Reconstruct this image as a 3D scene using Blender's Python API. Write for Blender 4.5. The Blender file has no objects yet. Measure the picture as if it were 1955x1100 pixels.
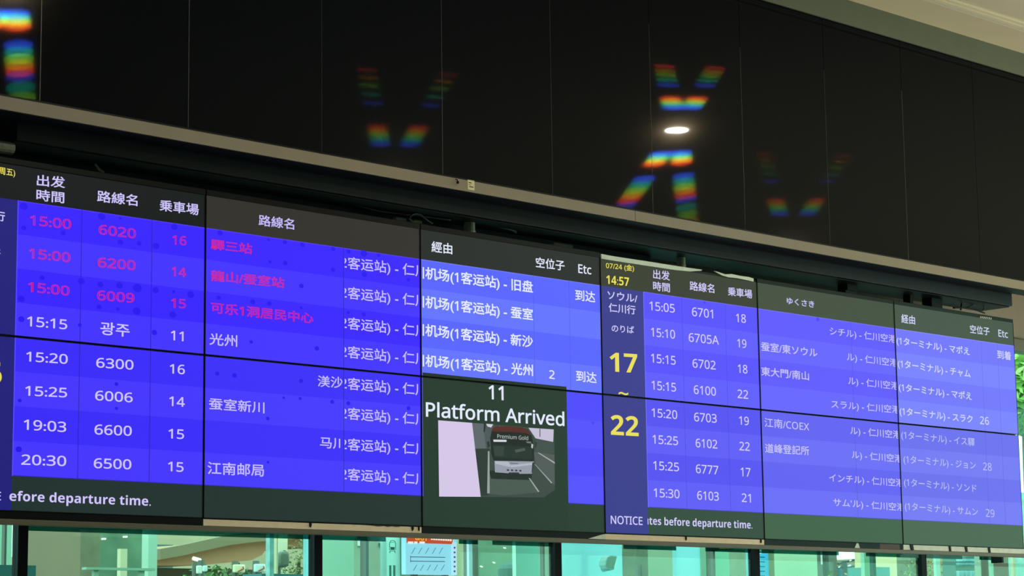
import bpy, bmesh, math, random
import numpy as np
from mathutils import Vector, Matrix

C = bpy.context.scene.collection
scene = bpy.context.scene

# ---------------------------------------------------------------- camera
F_PX = 4352.2                       # focal length in pixels of the 1955 x 1100 frame
U = 0.685                           # height of one display panel, metres
CAM = np.array([-4.5096, -7.7043, 1.6])
Z0 = 2.1533                         # height of the lower edge of the display wall


def rotation(a, b, c):
    ca, sa, cb, sb, cc, sc = math.cos(a), math.sin(a), math.cos(b), math.sin(b), math.cos(c), math.sin(c)
    rz = np.array([[ca, -sa, 0], [sa, ca, 0], [0, 0, 1]])
    rx = np.array([[1, 0, 0], [0, cb, -sb], [0, sb, cb]])
    ry = np.array([[cc, 0, sc], [0, 1, 0], [-sc, 0, cc]])
    return rz @ rx @ ry


R = rotation(-0.774704, 0.157078, 0.0132966)      # yaw, pitch, roll: columns right, forward, up
cam_data = bpy.data.cameras.new('camera')
cam_data.sensor_width = 36.0
cam_data.lens = F_PX / 1955.0 * 36.0
cam_data.clip_end = 400
cam = bpy.data.objects.new('camera', cam_data)
C.objects.link(cam)
M = Matrix.Identity(4)
for i in range(3):
    M[i][0] = R[i, 0]
    M[i][1] = R[i, 2]
    M[i][2] = -R[i, 1]
    M[i][3] = CAM[i]
cam.matrix_world = M
scene.camera = cam

# ---------------------------------------------------------------- view, world
scene.view_settings.view_transform = 'Standard'
scene.view_settings.look = 'None'
scene.view_settings.exposure = 0.0
scene.view_settings.gamma = 1.0
scene.view_settings.use_curve_mapping = False

world = bpy.data.worlds.new('sky')
scene.world = world
world.use_nodes = True
wn = world.node_tree
wn.nodes.clear()
w_out = wn.nodes.new('ShaderNodeOutputWorld')
w_bg = wn.nodes.new('ShaderNodeBackground')
w_tc = wn.nodes.new('ShaderNodeTexCoord')
w_sep = wn.nodes.new('ShaderNodeSeparateXYZ')
w_ramp = wn.nodes.new('ShaderNodeValToRGB')
w_ramp.color_ramp.elements[0].position = 0.0
w_ramp.color_ramp.elements[0].color = (0.83, 0.97, 1.0, 1)
w_ramp.color_ramp.elements[1].position = 0.6
w_ramp.color_ramp.elements[1].color = (0.72, 0.88, 1.0, 1)
w_bg.inputs['Strength'].default_value = 3.0
wn.links.new(w_tc.outputs['Generated'], w_sep.inputs[0])
wn.links.new(w_sep.outputs['Z'], w_ramp.inputs[0])
wn.links.new(w_ramp.outputs[0], w_bg.inputs['Color'])
wn.links.new(w_bg.outputs[0], w_out.inputs['Surface'])

up = bpy.data.lights.new('ceiling_fill', 'AREA')     # added unseen fill light that brightens the ceiling and trims
up.shape = 'RECTANGLE'
up.size, up.size_y = 16.0, 5.0
up.energy = 400
up.color = (1.0, 0.97, 0.88)
up_ob = bpy.data.objects.new('ceiling_fill', up)
C.objects.link(up_ob)
up_ob.location = (13.5, -4.2, 0.9)
up_ob.rotation_euler = (math.pi, 0, 0)

YF = -0.12                          # front of the fascia panels
CEIL = 5.2                          # hall ceiling


# ---------------------------------------------------------------- helpers
def ray(px, py):
    return R @ np.array([(px - 977.5) / F_PX, 1.0, -(py - 550.0) / F_PX])


def at(px, py, y=0.0):
    """the point of the vertical plane at depth y that the photo shows at a pixel (a survey of the wall)"""
    d = ray(px, py)
    return Vector((CAM + d * ((y - CAM[1]) / d[1])).tolist())


def lin(c):
    return tuple(((v / 255.0) / 12.92 if v / 255.0 <= 0.04045 else ((v / 255.0 + 0.055) / 1.055) ** 2.4) for v in c) + (1.0,)


MATS = {}


def mat(name, rgb, rough=0.6, metal=0.0, spec=0.5, noise=0.0, scale=20.0, bump=0.0):
    """a diffuse or metallic surface with a little procedural mottling"""
    if name in MATS:
        return MATS[name]
    m = bpy.data.materials.new(name)
    m.use_nodes = True
    nt = m.node_tree
    b = nt.nodes['Principled BSDF']
    col = lin(rgb)
    b.inputs['Base Color'].default_value = col
    b.inputs['Roughness'].default_value = rough
    b.inputs['Metallic'].default_value = metal
    b.inputs['Specular IOR Level'].default_value = spec
    if noise > 0 or bump > 0:
        tc = nt.nodes.new('ShaderNodeTexCoord')
        n = nt.nodes.new('ShaderNodeTexNoise')
        n.inputs['Scale'].default_value = scale
        n.inputs['Detail'].default_value = 5
        nt.links.new(tc.outputs['Object'], n.inputs['Vector'])
        r = nt.nodes.new('ShaderNodeValToRGB')
        r.color_ramp.elements[0].position = 0.3
        r.color_ramp.elements[1].position = 0.7
        r.color_ramp.elements[0].color = tuple(max(0, v * (1 - noise)) for v in col[:3]) + (1,)
        r.color_ramp.elements[1].color = tuple(min(1, v * (1 + noise)) for v in col[:3]) + (1,)
        nt.links.new(n.outputs['Fac'], r.inputs[0])
        nt.links.new(r.outputs[0], b.inputs['Base Color'])
        if bump > 0:
            bp = nt.nodes.new('ShaderNodeBump')
            bp.inputs['Strength'].default_value = bump
            nt.links.new(n.outputs['Fac'], bp.inputs['Height'])
            nt.links.new(bp.outputs[0], b.inputs['Normal'])
    MATS[name] = m
    return m


def emit(rgb, rough=0.5, strength=1.0):
    """a lit LCD colour behind matt screen glass"""
    key = 'lcd_%d_%d_%d' % tuple(rgb)
    if key in MATS:
        return MATS[key]
    m = bpy.data.materials.new(key)
    m.use_nodes = True
    b = m.node_tree.nodes['Principled BSDF']
    b.inputs['Base Color'].default_value = (0.003, 0.0045, 0.0045, 1)
    b.inputs['Roughness'].default_value = rough
    b.inputs['Specular IOR Level'].default_value = 0.17
    b.inputs['Emission Color'].default_value = lin(rgb)
    b.inputs['Emission Strength'].default_value = strength
    MATS[key] = m
    return m


def lamp_mat(name, rgb, strength):
    if name in MATS:
        return MATS[name]
    m = bpy.data.materials.new(name)
    m.use_nodes = True
    nt = m.node_tree
    nt.nodes.clear()
    o = nt.nodes.new('ShaderNodeOutputMaterial')
    e = nt.nodes.new('ShaderNodeEmission')
    e.inputs['Color'].default_value = lin(rgb)
    e.inputs['Strength'].default_value = strength
    nt.links.new(e.outputs[0], o.inputs['Surface'])
    MATS[name] = m
    return m


def glass_mat(name, tint, refl=0.06):
    if name in MATS:
        return MATS[name]
    m = bpy.data.materials.new(name)
    m.use_nodes = True
    nt = m.node_tree
    nt.nodes.clear()
    o = nt.nodes.new('ShaderNodeOutputMaterial')
    t = nt.nodes.new('ShaderNodeBsdfTransparent')
    t.inputs['Color'].default_value = tuple(tint) + (1,)
    g = nt.nodes.new('ShaderNodeBsdfGlossy')
    g.inputs['Roughness'].default_value = 0.02
    g.inputs['Color'].default_value = (0.85, 1.0, 0.95, 1)
    lw = nt.nodes.new('ShaderNodeLayerWeight')
    lw.inputs['Blend'].default_value = 0.5
    pw = nt.nodes.new('ShaderNodeMath')
    pw.operation = 'POWER'
    pw.inputs[1].default_value = 5.0
    ml = nt.nodes.new('ShaderNodeMath')
    ml.operation = 'MULTIPLY_ADD'
    ml.inputs[1].default_value = 0.6
    ml.inputs[2].default_value = refl * 0.4
    nt.links.new(lw.outputs['Facing'], pw.inputs[0])
    nt.links.new(pw.outputs[0], ml.inputs[0])
    mx = nt.nodes.new('ShaderNodeMixShader')
    nt.links.new(ml.outputs[0], mx.inputs[0])
    nt.links.new(t.outputs[0], mx.inputs[1])
    nt.links.new(g.outputs[0], mx.inputs[2])
    nt.links.new(mx.outputs[0], o.inputs['Surface'])
    MATS[name] = m
    return m


class MB:
    """collects boxes, prisms and tubes and links them as ONE mesh object"""

    def __init__(self):
        self.v, self.f, self.mi, self.mats = [], [], [], []

    def _m(self, m):
        if m not in self.mats:
            self.mats.append(m)
        return self.mats.index(m)

    def poly(self, pts, m):
        n = len(self.v)
        self.v += [tuple(p) for p in pts]
        self.f.append(list(range(n, n + len(pts))))
        self.mi.append(self._m(m))

    def box(self, a, b, m):
        x0, x1 = sorted((a[0], b[0]))
        y0, y1 = sorted((a[1], b[1]))
        z0, z1 = sorted((a[2], b[2]))
        n = len(self.v)
        self.v += [(x0, y0, z0), (x1, y0, z0), (x1, y1, z0), (x0, y1, z0), (x0, y0, z1), (x1, y0, z1), (x1, y1, z1), (x0, y1, z1)]
        i = self._m(m)
        for q in ((0, 3, 2, 1), (4, 5, 6, 7), (0, 1, 5, 4), (1, 2, 6, 5), (2, 3, 7, 6), (3, 0, 4, 7)):
            self.f.append([n + k for k in q])
            self.mi.append(i)

    def prism(self, outline, y0, y1, m):
        """outline: (x, z) points, extruded from depth y0 to y1"""
        n, k = len(self.v), len(outline)
        self.v += [(x, y0, z) for x, z in outline] + [(x, y1, z) for x, z in outline]
        i = self._m(m)
        self.f.append([n + j for j in range(k)])
        self.f.append([n + k + j for j in reversed(range(k))])
        self.mi += [i, i]
        for j in range(k):
            self.f.append([n + j, n + k + j, n + k + (j + 1) % k, n + (j + 1) % k])
            self.mi.append(i)

    def tube(self, pts, rad, m, seg=8):
        pts = [Vector(p) for p in pts]
        i = self._m(m)
        rings = []
        for j, p in enumerate(pts):
            d = (pts[min(j + 1, len(pts) - 1)] - pts[max(j - 1, 0)]).normalized()
            a = d.cross(Vector((0, 0, 1)))
            if a.length < 0.1:
                a = d.cross(Vector((1, 0, 0)))
            a.normalize()
            b = d.cross(a)
            r = rad[j] if isinstance(rad, (list, tuple)) else rad
            n = len(self.v)
            for s in range(seg):
                t = 2 * math.pi * s / seg
                self.v.append(tuple(p + a * math.cos(t) * r + b * math.sin(t) * r))
            rings.append(n)
        for j in range(len(rings) - 1):
            for s in range(seg):
                s2 = (s + 1) % seg
                self.f.append([rings[j] + s, rings[j] + s2, rings[j + 1] + s2, rings[j + 1] + s])
                self.mi.append(i)
        self.f.append([rings[0] + s for s in reversed(range(seg))])
        self.f.append([rings[-1] + s for s in range(seg)])
        self.mi += [i, i]

    def disc(self, c, r, m, seg=20, axis='y', sx=1.0):
        n = len(self.v)
        for s in range(seg):
            t = 2 * math.pi * s / seg
            if axis == 'y':
                self.v.append((c[0] + r * sx * math.cos(t), c[1], c[2] + r * math.sin(t)))
            else:
                self.v.append((c[0] + r * math.cos(t), c[1] - r * math.sin(t), c[2]))
        self.f.append(list(range(n, n + seg)))
        self.mi.append(self._m(m))

    def build(self, name, parent=None, bevel=0.0, smooth=False, origin=None):
        me = bpy.data.meshes.new(name)
        o0 = Vector(origin) if origin is not None else Vector((0, 0, 0))
        base = Vector(parent['_o']) if parent is not None and '_o' in parent else o0
        off = base if parent is not None else o0
        me.from_pydata([tuple(Vector(p) - off) for p in self.v], [], self.f)
        for m in self.mats:
            me.materials.append(m)
        for p, i in zip(me.polygons, self.mi):
            p.material_index = i
            p.use_smooth = smooth
        bm = bmesh.new()
        bm.from_mesh(me)
        if len(self.f) > 1:
            closed = [f for f in bm.faces if all(len(e.link_faces) == 2 for e in f.edges)]
            if closed:
                bmesh.ops.recalc_face_normals(bm, faces=closed)
        bm.to_mesh(me)
        bm.free()
        ob = bpy.data.objects.new(name, me)
        C.objects.link(ob)
        if parent is None:
            ob.location = o0
        else:
            ob.parent = parent
            ob['_o'] = list(off)
        if bevel > 0:
            bv = ob.modifiers.new('bevel', 'BEVEL')
            bv.width = bevel
            bv.segments = 2
            bv.limit_method = 'ANGLE'
        return ob


def thing(name, label, cat, loc, group=None):
    o = bpy.data.objects.new(name, None)
    C.objects.link(o)
    o.location = loc
    o.empty_display_size = 0.1
    o['_o'] = list(loc)
    return tag(o, label, cat, group)


def tag(o, label, cat, group=None):
    o['label'] = label
    o['category'] = cat
    if group:
        o['group'] = group
    return o


def struct(o):
    o['kind'] = 'structure'
    return o


def box_obj(name, a, b, m, parent=None, bevel=0.0):
    q = MB()
    q.box(a, b, m)
    c = (min(a[0], b[0]), min(a[1], b[1]), min(a[2], b[2])) if parent is None else None
    return q.build(name, parent, bevel, origin=c)


# ---------------------------------------------------------------- lettering
_font = bpy.data.curves.new('lettering_source', 'FONT')
_font_ob = bpy.data.objects.new('lettering_source', _font)
_scratch = bpy.data.scenes.new('lettering_scratch')
_scratch.collection.objects.link(_font_ob)


def sans(text, heavy):
    """the same characters in the plain or heavy sans letters of the symbol block, which the photo's signs resemble"""
    out = ''
    for ch in text:
        o = ord(ch)
        if 48 <= o <= 57:
            out += chr((0x1D7EC if heavy else 0x1D7E2) + o - 48)
        elif 65 <= o <= 90:
            out += chr((0x1D5D4 if heavy else 0x1D5A0) + o - 65)
        elif 97 <= o <= 122:
            out += chr((0x1D5EE if heavy else 0x1D5BA) + o - 97)
        else:
            out += ch
    return out


def glyphs(text, bold, outline, heavy=False):
    _font.body = sans(text, heavy)
    _font.size = 1.0
    _font.resolution_u = 4
    _font.fill_mode = 'NONE' if outline else 'FRONT'
    _font.bevel_depth = 0.019 if outline else bold
    _font.bevel_resolution = 0
    _scratch.view_layers[0].update()
    dg = _scratch.view_layers[0].depsgraph
    me = bpy.data.meshes.new_from_object(_font_ob.evaluated_get(dg), depsgraph=dg)
    v = [(p.co.x, p.co.y) for p in me.vertices]
    f = [list(p.vertices) for p in me.polygons]
    bpy.data.meshes.remove(me)
    return v, f


TEXT_Y = -0.0016


def part_name(text, kind):
    if kind:
        return kind
    if ':' in text:
        return 'departure_time'
    if text[:4].isdigit() or text == '광주':
        return 'route_number'
    if text.isdigit():
        return 'platform_number'
    if '仁川' in text or '机场' in text or 'ターミナル' in text:
        return 'stops_text'
    return 'destination_text'


def write(parent, m, text, l, r, h, bold=0.012, clip=None, outline=False, y=TEXT_Y, heavy=False, kind=None, label=None):
    """one entry of writing as a part: l and r are the middles of its left and right ends in the photo, h its height there"""
    v, f = glyphs(text, bold, outline, heavy)
    xs = [p[0] for p in v]
    ys = [p[1] for p in v]
    x_min, y_min = min(xs), min(ys)
    a, b = at(l[0], l[1], y), at(r[0], r[1], y)
    mx, my = (l[0] + r[0]) / 2, (l[1] + r[1]) / 2
    top, bot = at(mx, my - h / 2, y), at(mx, my + h / 2, y)
    sx = (b.x - a.x) / (max(xs) - min(xs))
    sz = (top.z - bot.z) / (max(ys) - min(ys))
    slope = (b.z - a.z) / (b.x - a.x)
    cx = (a.x + b.x) / 2
    pts = []
    for p in v:
        x = a.x + (p[0] - x_min) * sx
        pts.append((x, bot.z + (p[1] - y_min) * sz + slope * (x - cx)))
    if clip:
        bm = bmesh.new()
        vs = [bm.verts.new((q[0], y, q[1])) for q in pts]
        for q in f:
            try:
                bm.faces.new([vs[i] for i in q])
            except ValueError:
                pass
        for px, sign in ((clip[0], -1), (clip[1], 1)):
            if px is None:
                continue
            cxp = at(px, my, y).x
            bmesh.ops.bisect_plane(bm, geom=bm.verts[:] + bm.edges[:] + bm.faces[:], plane_co=(cxp, y, 0), plane_no=(sign, 0, 0), clear_outer=True)
        bm.verts.index_update()
        pts = [(w_.co.x, w_.co.z) for w_ in bm.verts]
        f = [[w_.index for w_ in q.verts] for q in bm.faces]
        bm.free()
    q = MB()
    q.v = [(p[0], y, p[1]) for p in pts]
    q.f = f
    q.mats = [m]
    q.mi = [0] * len(f)
    o = q.build(part_name(text, kind), parent)
    if label:
        o['label'] = label
    return o


# ---------------------------------------------------------------- the hall shell
M_ceiling = mat('ceiling_beige', (236, 220, 180), 0.7, noise=0.03, scale=3)
M_floor = mat('floor_stone', (112, 106, 98), 0.35, noise=0.08, scale=2)
M_dark_wall = mat('wall_charcoal', (46, 44, 42), 0.8, noise=0.1, scale=2)
M_header = mat('header_plaster', (196, 178, 150), 0.8, noise=0.06, scale=6)
M_trim = mat('trim_bronze', (138, 126, 103), 0.5, noise=0.04, scale=8)
M_trim_top = mat('trim_grey_green', (112, 116, 95), 0.55, noise=0.04, scale=8)
M_black = mat('black_metal', (12, 12, 14), 0.5, spec=0.15)
M_black_gloss = mat('black_bezel', (6, 7, 8), 0.4, spec=0.12)
M_groove = mat('ceiling_bead', (250, 240, 205), 0.5)

struct(box_obj('floor', (-16, -24, -0.2), (26, 60, 0), M_floor))
struct(box_obj('ceiling', (-16, -24, CEIL), (26, 0.6, CEIL + 0.3), M_ceiling))
struct(box_obj('wall_back', (-16, -24.3, 0), (26, -24, CEIL), M_dark_wall))
struct(box_obj('wall_left', (-16.3, -24, 0), (-16, 0.6, CEIL), M_dark_wall))
struct(box_obj('wall_front', (-16, 0.45, 3.53), (26, 0.6, CEIL), M_header))

# beads of the recessed ceiling strip, parallel to the fascia
for k, (yy, w) in enumerate(((-0.445, 0.016), (-0.475, 0.03), (-0.53, 0.012))):
    q = MB()
    q.box((-8, yy - w / 2, CEIL - 0.012), (20, yy + w / 2, CEIL + 0.001), M_groove)
    struct(q.build('trim_%d' % (k + 1)))


# ---------------------------------------------------------------- glossy fascia panels that split lamp light like a grating
def grating_material():
    m = bpy.data.materials.new('switched_off_led_glass')
    m.use_nodes = True
    nt = m.node_tree
    nt.nodes.clear()
    out = nt.nodes.new('ShaderNodeOutputMaterial')
    base = nt.nodes.new('ShaderNodeBsdfPrincipled')
    base.inputs['Base Color'].default_value = (0.0022, 0.0034, 0.0058, 1)
    base.inputs['Roughness'].default_value = 0.025
    base.inputs['Specular IOR Level'].default_value = 0.05
    base.inputs['Specular Tint'].default_value = (0.66, 0.86, 1.0, 1)
    haze = nt.nodes.new('ShaderNodeBsdfGlossy')            # faint scatter round a mirrored lamp
    haze.inputs['Color'].default_value = (0.0015, 0.0012, 0.0008, 1)
    haze.inputs['Roughness'].default_value = 0.11
    add0 = nt.nodes.new('ShaderNodeAddShader')
    nt.links.new(base.outputs[0], add0.inputs[0])
    nt.links.new(haze.outputs[0], add0.inputs[1])
    acc = add0.outputs[0]
    # two grating directions, orders +-1 and +-2; each wavelength leaves at its own angle
    wl = ((1.0, 0.03, 0.01, 0.65), (0.9, 0.30, 0.0, 0.605), (0.35, 0.75, 0.03, 0.56), (0.0, 0.55, 0.30, 0.51), (0.04, 0.10, 1.0, 0.46))
    dirs = ((D1X, D1Z), (D2X, D2Z))
    for dx, dz in dirs:
        for order, wgt in ((-1, 0.0004), (1, 0.00055), (-2, 0.00012), (2, 0.00026), (3, 0.0001)):
            for r, g, b, lam in wl:
                s = order * lam / 0.56
                cx = nt.nodes.new('ShaderNodeCombineXYZ')
                n = Vector((dx * s, -1.0, dz * s)).normalized()
                for i in range(3):
                    cx.inputs[i].default_value = n[i]
                gl = nt.nodes.new('ShaderNodeBsdfGlossy')
                gl.inputs['Color'].default_value = (r * wgt * 0.72, g * wgt * 0.95, b * wgt * 1.35, 1)
                gl.inputs['Roughness'].default_value = 0.035
                nt.links.new(cx.outputs[0], gl.inputs['Normal'])
                ad = nt.nodes.new('ShaderNodeAddShader')
                nt.links.new(acc, ad.inputs[0])
                nt.links.new(gl.outputs[0], ad.inputs[1])
                acc = ad.outputs[0]
    nt.links.new(acc, out.inputs['Surface'])
    return m


D1X, D1Z = -0.0090, 0.034
D2X, D2Z = 0.0100, 0.034
M_grating = grating_material()
FZ0, FZ1 = 3.767, 5.055
M_gleam = mat('seam_gleam', (58, 56, 54), 0.4)  # grey strips standing in for the gleam along the panel edges
ORD = ['first', 'second', 'third', 'fourth', 'fifth', 'sixth', 'seventh', 'eighth', 'ninth', 'tenth', 'eleventh', 'twelfth']
for i in range(-5, 14):
    xa = 0.312 + 0.7213 * i
    q = MB()
    q.box((xa + 0.002, YF, FZ0), (xa + 0.7213 - 0.002, YF + 0.03, FZ1), M_grating)
    o = q.build('fascia_panel', origin=(xa, YF, FZ0))
    vis = i + 1
    if 0 <= vis <= 10:
        extra = {0: 'showing a column of rainbow bars', 3: 'with faint green glints near its foot',
                 5: 'just before the one mirroring a lamp', 6: 'mirroring a lamp and rainbow patches',
                 10: 'ending under the beige ceiling'}.get(vis, 'in the dark wall above the boards')
        tag(o, '%s glossy black panel from the near end, %s' % (ORD[vis], extra), 'wall panel', 'glossy black panels above the departure boards')
    else:
        tag(o, 'glossy black wall panel beyond the edge of the view', 'wall panel', 'glossy black panels above the departure boards')
struct(box_obj('wall_fascia', (-16, YF + 0.031, 3.71), (26, YF + 0.10, CEIL), M_black))
for i in range(-5, 14):
    xa = 0.312 + 0.7213 * i
    q = MB()
    w = 0.0026 if i in (0, 1, 3, 8) else 0.0014
    q.box((xa - w / 2, YF - 0.0012, FZ0), (xa + w / 2, YF + 0.031, FZ1 - 0.3), M_gleam if i not in (9,) else M_black)
    o = q.build('trim_%d' % (20 + i))
    struct(o)

# trims under and over the fascia
q = MB()
JX = at(1213, 413, -0.14).x
q.box((-16, -0.14, 3.702), (JX - 0.0015, -0.02, FZ0 - 0.012), M_trim)
q.box((JX + 0.0015, -0.14, 3.702), (26, -0.02, FZ0 - 0.012), M_trim)
q.box((-16, -0.125, FZ0 - 0.012), (26, -0.02, FZ0), M_black)
q.box((-16, -0.137, 3.699), (26, -0.02, 3.702), M_black)
struct(q.build('trim_fascia_lower'))
q = MB()
q.box((-16, -0.130, FZ1), (26, -0.02, CEIL), M_trim_top)
struct(q.build('trim_fascia_upper'))

# dark box beam behind the trim, above the displays
M_beam = mat('beam_dark_lacquer', (22, 18, 30), 0.42, spec=0.22, noise=0.1, scale=4)
BX0, BX1 = at(32, 250, 0.0).x, at(1932, 565, 0.0).x
q = MB()
q.box((BX0, 0.0, 3.628), (BX1, 0.26, 3.76), M_beam)
q.box((BX0 + 0.002, 0.02, 3.622), (BX1 - 0.002, 0.24, 3.628), M_black)
q.box((BX0 + 0.01, 0.20, 3.50), (4.25, 0.24, 3.63), M_black)  # black plate added behind the near gap to stand in for its darkness
struct(q.build('beam_over_boards', bevel=0.006))

# sticker and hanging latch on the trim
t = thing('label_sticker', 'small cream sticker with dark print stuck on the bronze trim strip', 'sticker', at(899, 353, -0.1405))
a, b = at(893, 343, -0.141), at(906, 364, -0.141)
box_obj('paper', (a.x, -0.1412, b.z), (b.x, -0.14, a.z), mat('sticker_paper', (225, 215, 165), 0.7), t)
q = MB()
for (x0, x1, yy, hh) in ((895, 900, 349, 2.5), (895, 899, 353, 1.6), (896, 904, 357, 3.0)):
    a, b = at(x0, yy - hh / 2, -0.1415), at(x1, yy + hh / 2, -0.1415)
    q.box((a.x, -0.1416, b.z), (b.x, -0.1412, a.z), M_black)
q.build('print', t)
t = thing('hanging_latch', 'small black latch knob hanging over the bronze trim beside a sticker', 'latch', at(874, 346, -0.15))
p = at(874, 348, -0.155)
q = MB()
q.tube([(p.x, -0.141, p.z + 0.016), (p.x, -0.152, p.z + 0.012), (p.x, -0.155, p.z + 0.004)], 0.0022, M_black)
q.build('stem', t)
q = MB()
q.tube([(p.x, -0.155, p.z + 0.006), (p.x, -0.155, p.z + 0.003), (p.x, -0.155, p.z - 0.004), (p.x, -0.155, p.z - 0.007)], [0.003, 0.0065, 0.0065, 0.003], M_black, 12)
q.build('knob', t)

# ---------------------------------------------------------------- lamps of the hall ceiling (seen mirrored in the fascia)
M_lamp = lamp_mat('downlight_glow', (255, 246, 226), 1200.0)
M_lamp_dim = lamp_mat('downlight_glow_dim', (255, 246, 226), 450.0)
M_ring = mat('downlight_ring', (225, 222, 214), 0.4)


def downlight(x, y, r, label, m=None):
    t = thing('ceiling_downlight', label, 'ceiling lamp', (x, y, CEIL), 'recessed lamps in the hall ceiling')
    q = MB()
    n = 24
    for s in range(n):
        a0, a1 = 2 * math.pi * s / n, 2 * math.pi * (s + 1) / n
        def pt(rr, a, z):
            return (x + rr * math.cos(a), y + rr * math.sin(a), z)
        q.poly([pt(r, a0, CEIL - 0.004), pt(r, a1, CEIL - 0.004), pt(r * 1.25, a1, CEIL - 0.006), pt(r * 1.25, a0, CEIL - 0.006)], M_ring)
        q.poly([pt(r * 1.25, a0, CEIL - 0.006), pt(r * 1.25, a1, CEIL - 0.006), pt(r * 1.25, a1, CEIL), pt(r * 1.25, a0, CEIL)], M_ring)
    q.build('ring', t)
    q = MB()
    q.disc((x, y, CEIL - 0.005), r, m or M_lamp, 24, axis='z')
    q.build('lens', t)


def mirrored(px, py):
    """where the ceiling point lies that a fascia pixel mirrors"""
    p = np.array(at(px, py, YF))
    d = p - CAM
    d /= np.linalg.norm(d)
    d[1] *= -1
    t_ = (CEIL - 0.005 - p[2]) / d[2]
    return p + d * t_


for px, py, m, lab in ((1292, 249, M_lamp, 'round ceiling lamp mirrored as a bright oval in the black panel'),
                       (24, -32, M_lamp, 'round ceiling lamp that throws the rainbow column on the black panel'),
                       (740, 352, M_lamp_dim, 'round ceiling lamp that throws faint green glints on the black panel'),
                       (1503, 471, M_lamp_dim, 'round ceiling lamp that throws two dim red glints on the black panel')):
    p = mirrored(px, py)
    downlight(float(p[0]), float(p[1]), 0.078, lab, m)

# ---------------------------------------------------------------- the departure board: two rows of display panels
SEAM_PX = {2: [394, 802, 1146, 1444.5, 1706.6, 1935], 1: [390, 803.5, 1150, 1451.8, 1715, 1944.5], 0: [387, 804.8, 1156.4, 1461, 1726, 1957]}
W = 1.7778 * U
EDGE = [0.0] + [W * k for k in range(1, 7)]
SEAM_X = [None] + [at(SEAM_PX[1][k], [677, 717, 751, 781, 808.4, 831.8][k]).x for k in range(6)]
SEAM_X[0] = SEAM_X[1] - W
Z_TOP, Z_MID, Z_BOT = Z0 + 2 * U, Z0 + U, Z0
HDR, TAB = 3.383, 2.291                # lower edge of the heading, lower edge of the table
ROW = (HDR - TAB) / 8

# per column of displays: heading, bar at the foot, even row, odd row (upper), even, odd (lower)
PAL = [  # head and foot tones include reflected haze, stronger towards the far end
    dict(head=(8, 14, 18), foot=(30, 46, 44), rows=((54, 28, 255), (66, 47, 255)), low=((56, 38, 248), (68, 50, 252)), navy=(30, 26, 120)),
    dict(head=(46, 42, 38), foot=(30, 46, 42), rows=((56, 30, 255), (66, 48, 255)), low=((58, 42, 248), (68, 54, 252))),
    dict(head=(32, 36, 36), foot=(32, 56, 42), rows=((86, 98, 255), (98, 114, 255)), low=((76, 68, 250), (82, 76, 252))),
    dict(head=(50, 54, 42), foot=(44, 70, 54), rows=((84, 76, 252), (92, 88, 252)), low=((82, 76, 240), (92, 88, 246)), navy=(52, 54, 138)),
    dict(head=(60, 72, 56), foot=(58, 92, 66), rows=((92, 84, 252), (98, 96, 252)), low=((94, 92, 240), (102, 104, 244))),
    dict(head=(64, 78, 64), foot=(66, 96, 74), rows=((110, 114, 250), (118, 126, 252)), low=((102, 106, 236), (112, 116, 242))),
]
COLS = 'ABCDEF'
DISP = {}
G = 0.0022                              # half of the black joint
LABELS = {
    ('A', 1): 'upper screen at the near end with three red 15:00 departures',
    ('A', 0): 'lower screen at the near end listing 15:20 to 20:30 above a scrolling notice',
    ('B', 1): 'upper screen with three red destination names under a brown heading',
    ('B', 0): 'lower screen listing four white destination names above a blank green bar',
    ('C', 1): 'pale blue upper screen listing four routes, with an Etc heading',
    ('C', 0): 'lower screen with a green Platform Arrived message and a picture of a bus',
    ('D', 1): 'upper screen with the yellow date, 14:57 clock and big 17',
    ('D', 0): 'lower screen with a big yellow 22 and a NOTICE label',
    ('E', 1): 'upper screen with a hiragana heading and no clock, second from the far end',
    ('E', 0): 'lower screen listing COEX, second from the far end',
    ('F', 1): 'upper screen at the far end with Etc heading and number 26',
    ('F', 0): 'lower screen at the far end with numbers 28 and 29',
}
M_cab = mat('display_cabinet', (20, 20, 22), 0.5)
M_tan = mat('board_edge_tan', (232, 214, 180), 0.5, noise=0.05, scale=30)
M_mint = mat('edge_gap_pale_green', (222, 240, 218), 0.5, noise=0.06, scale=25)
M_white = mat('edge_white', (205, 215, 200), 0.55, noise=0.08, scale=20)
M_deep = mat('edge_deep_green', (16, 34, 30), 0.5, spec=0.15)


def rect(q, x0, x1, z0, z1, m, lift):
    y = -0.0004 - lift * 0.00015
    q.poly([(x0, y, z0), (x1, y, z0), (x1, y, z1), (x0, y, z1)], m)


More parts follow.
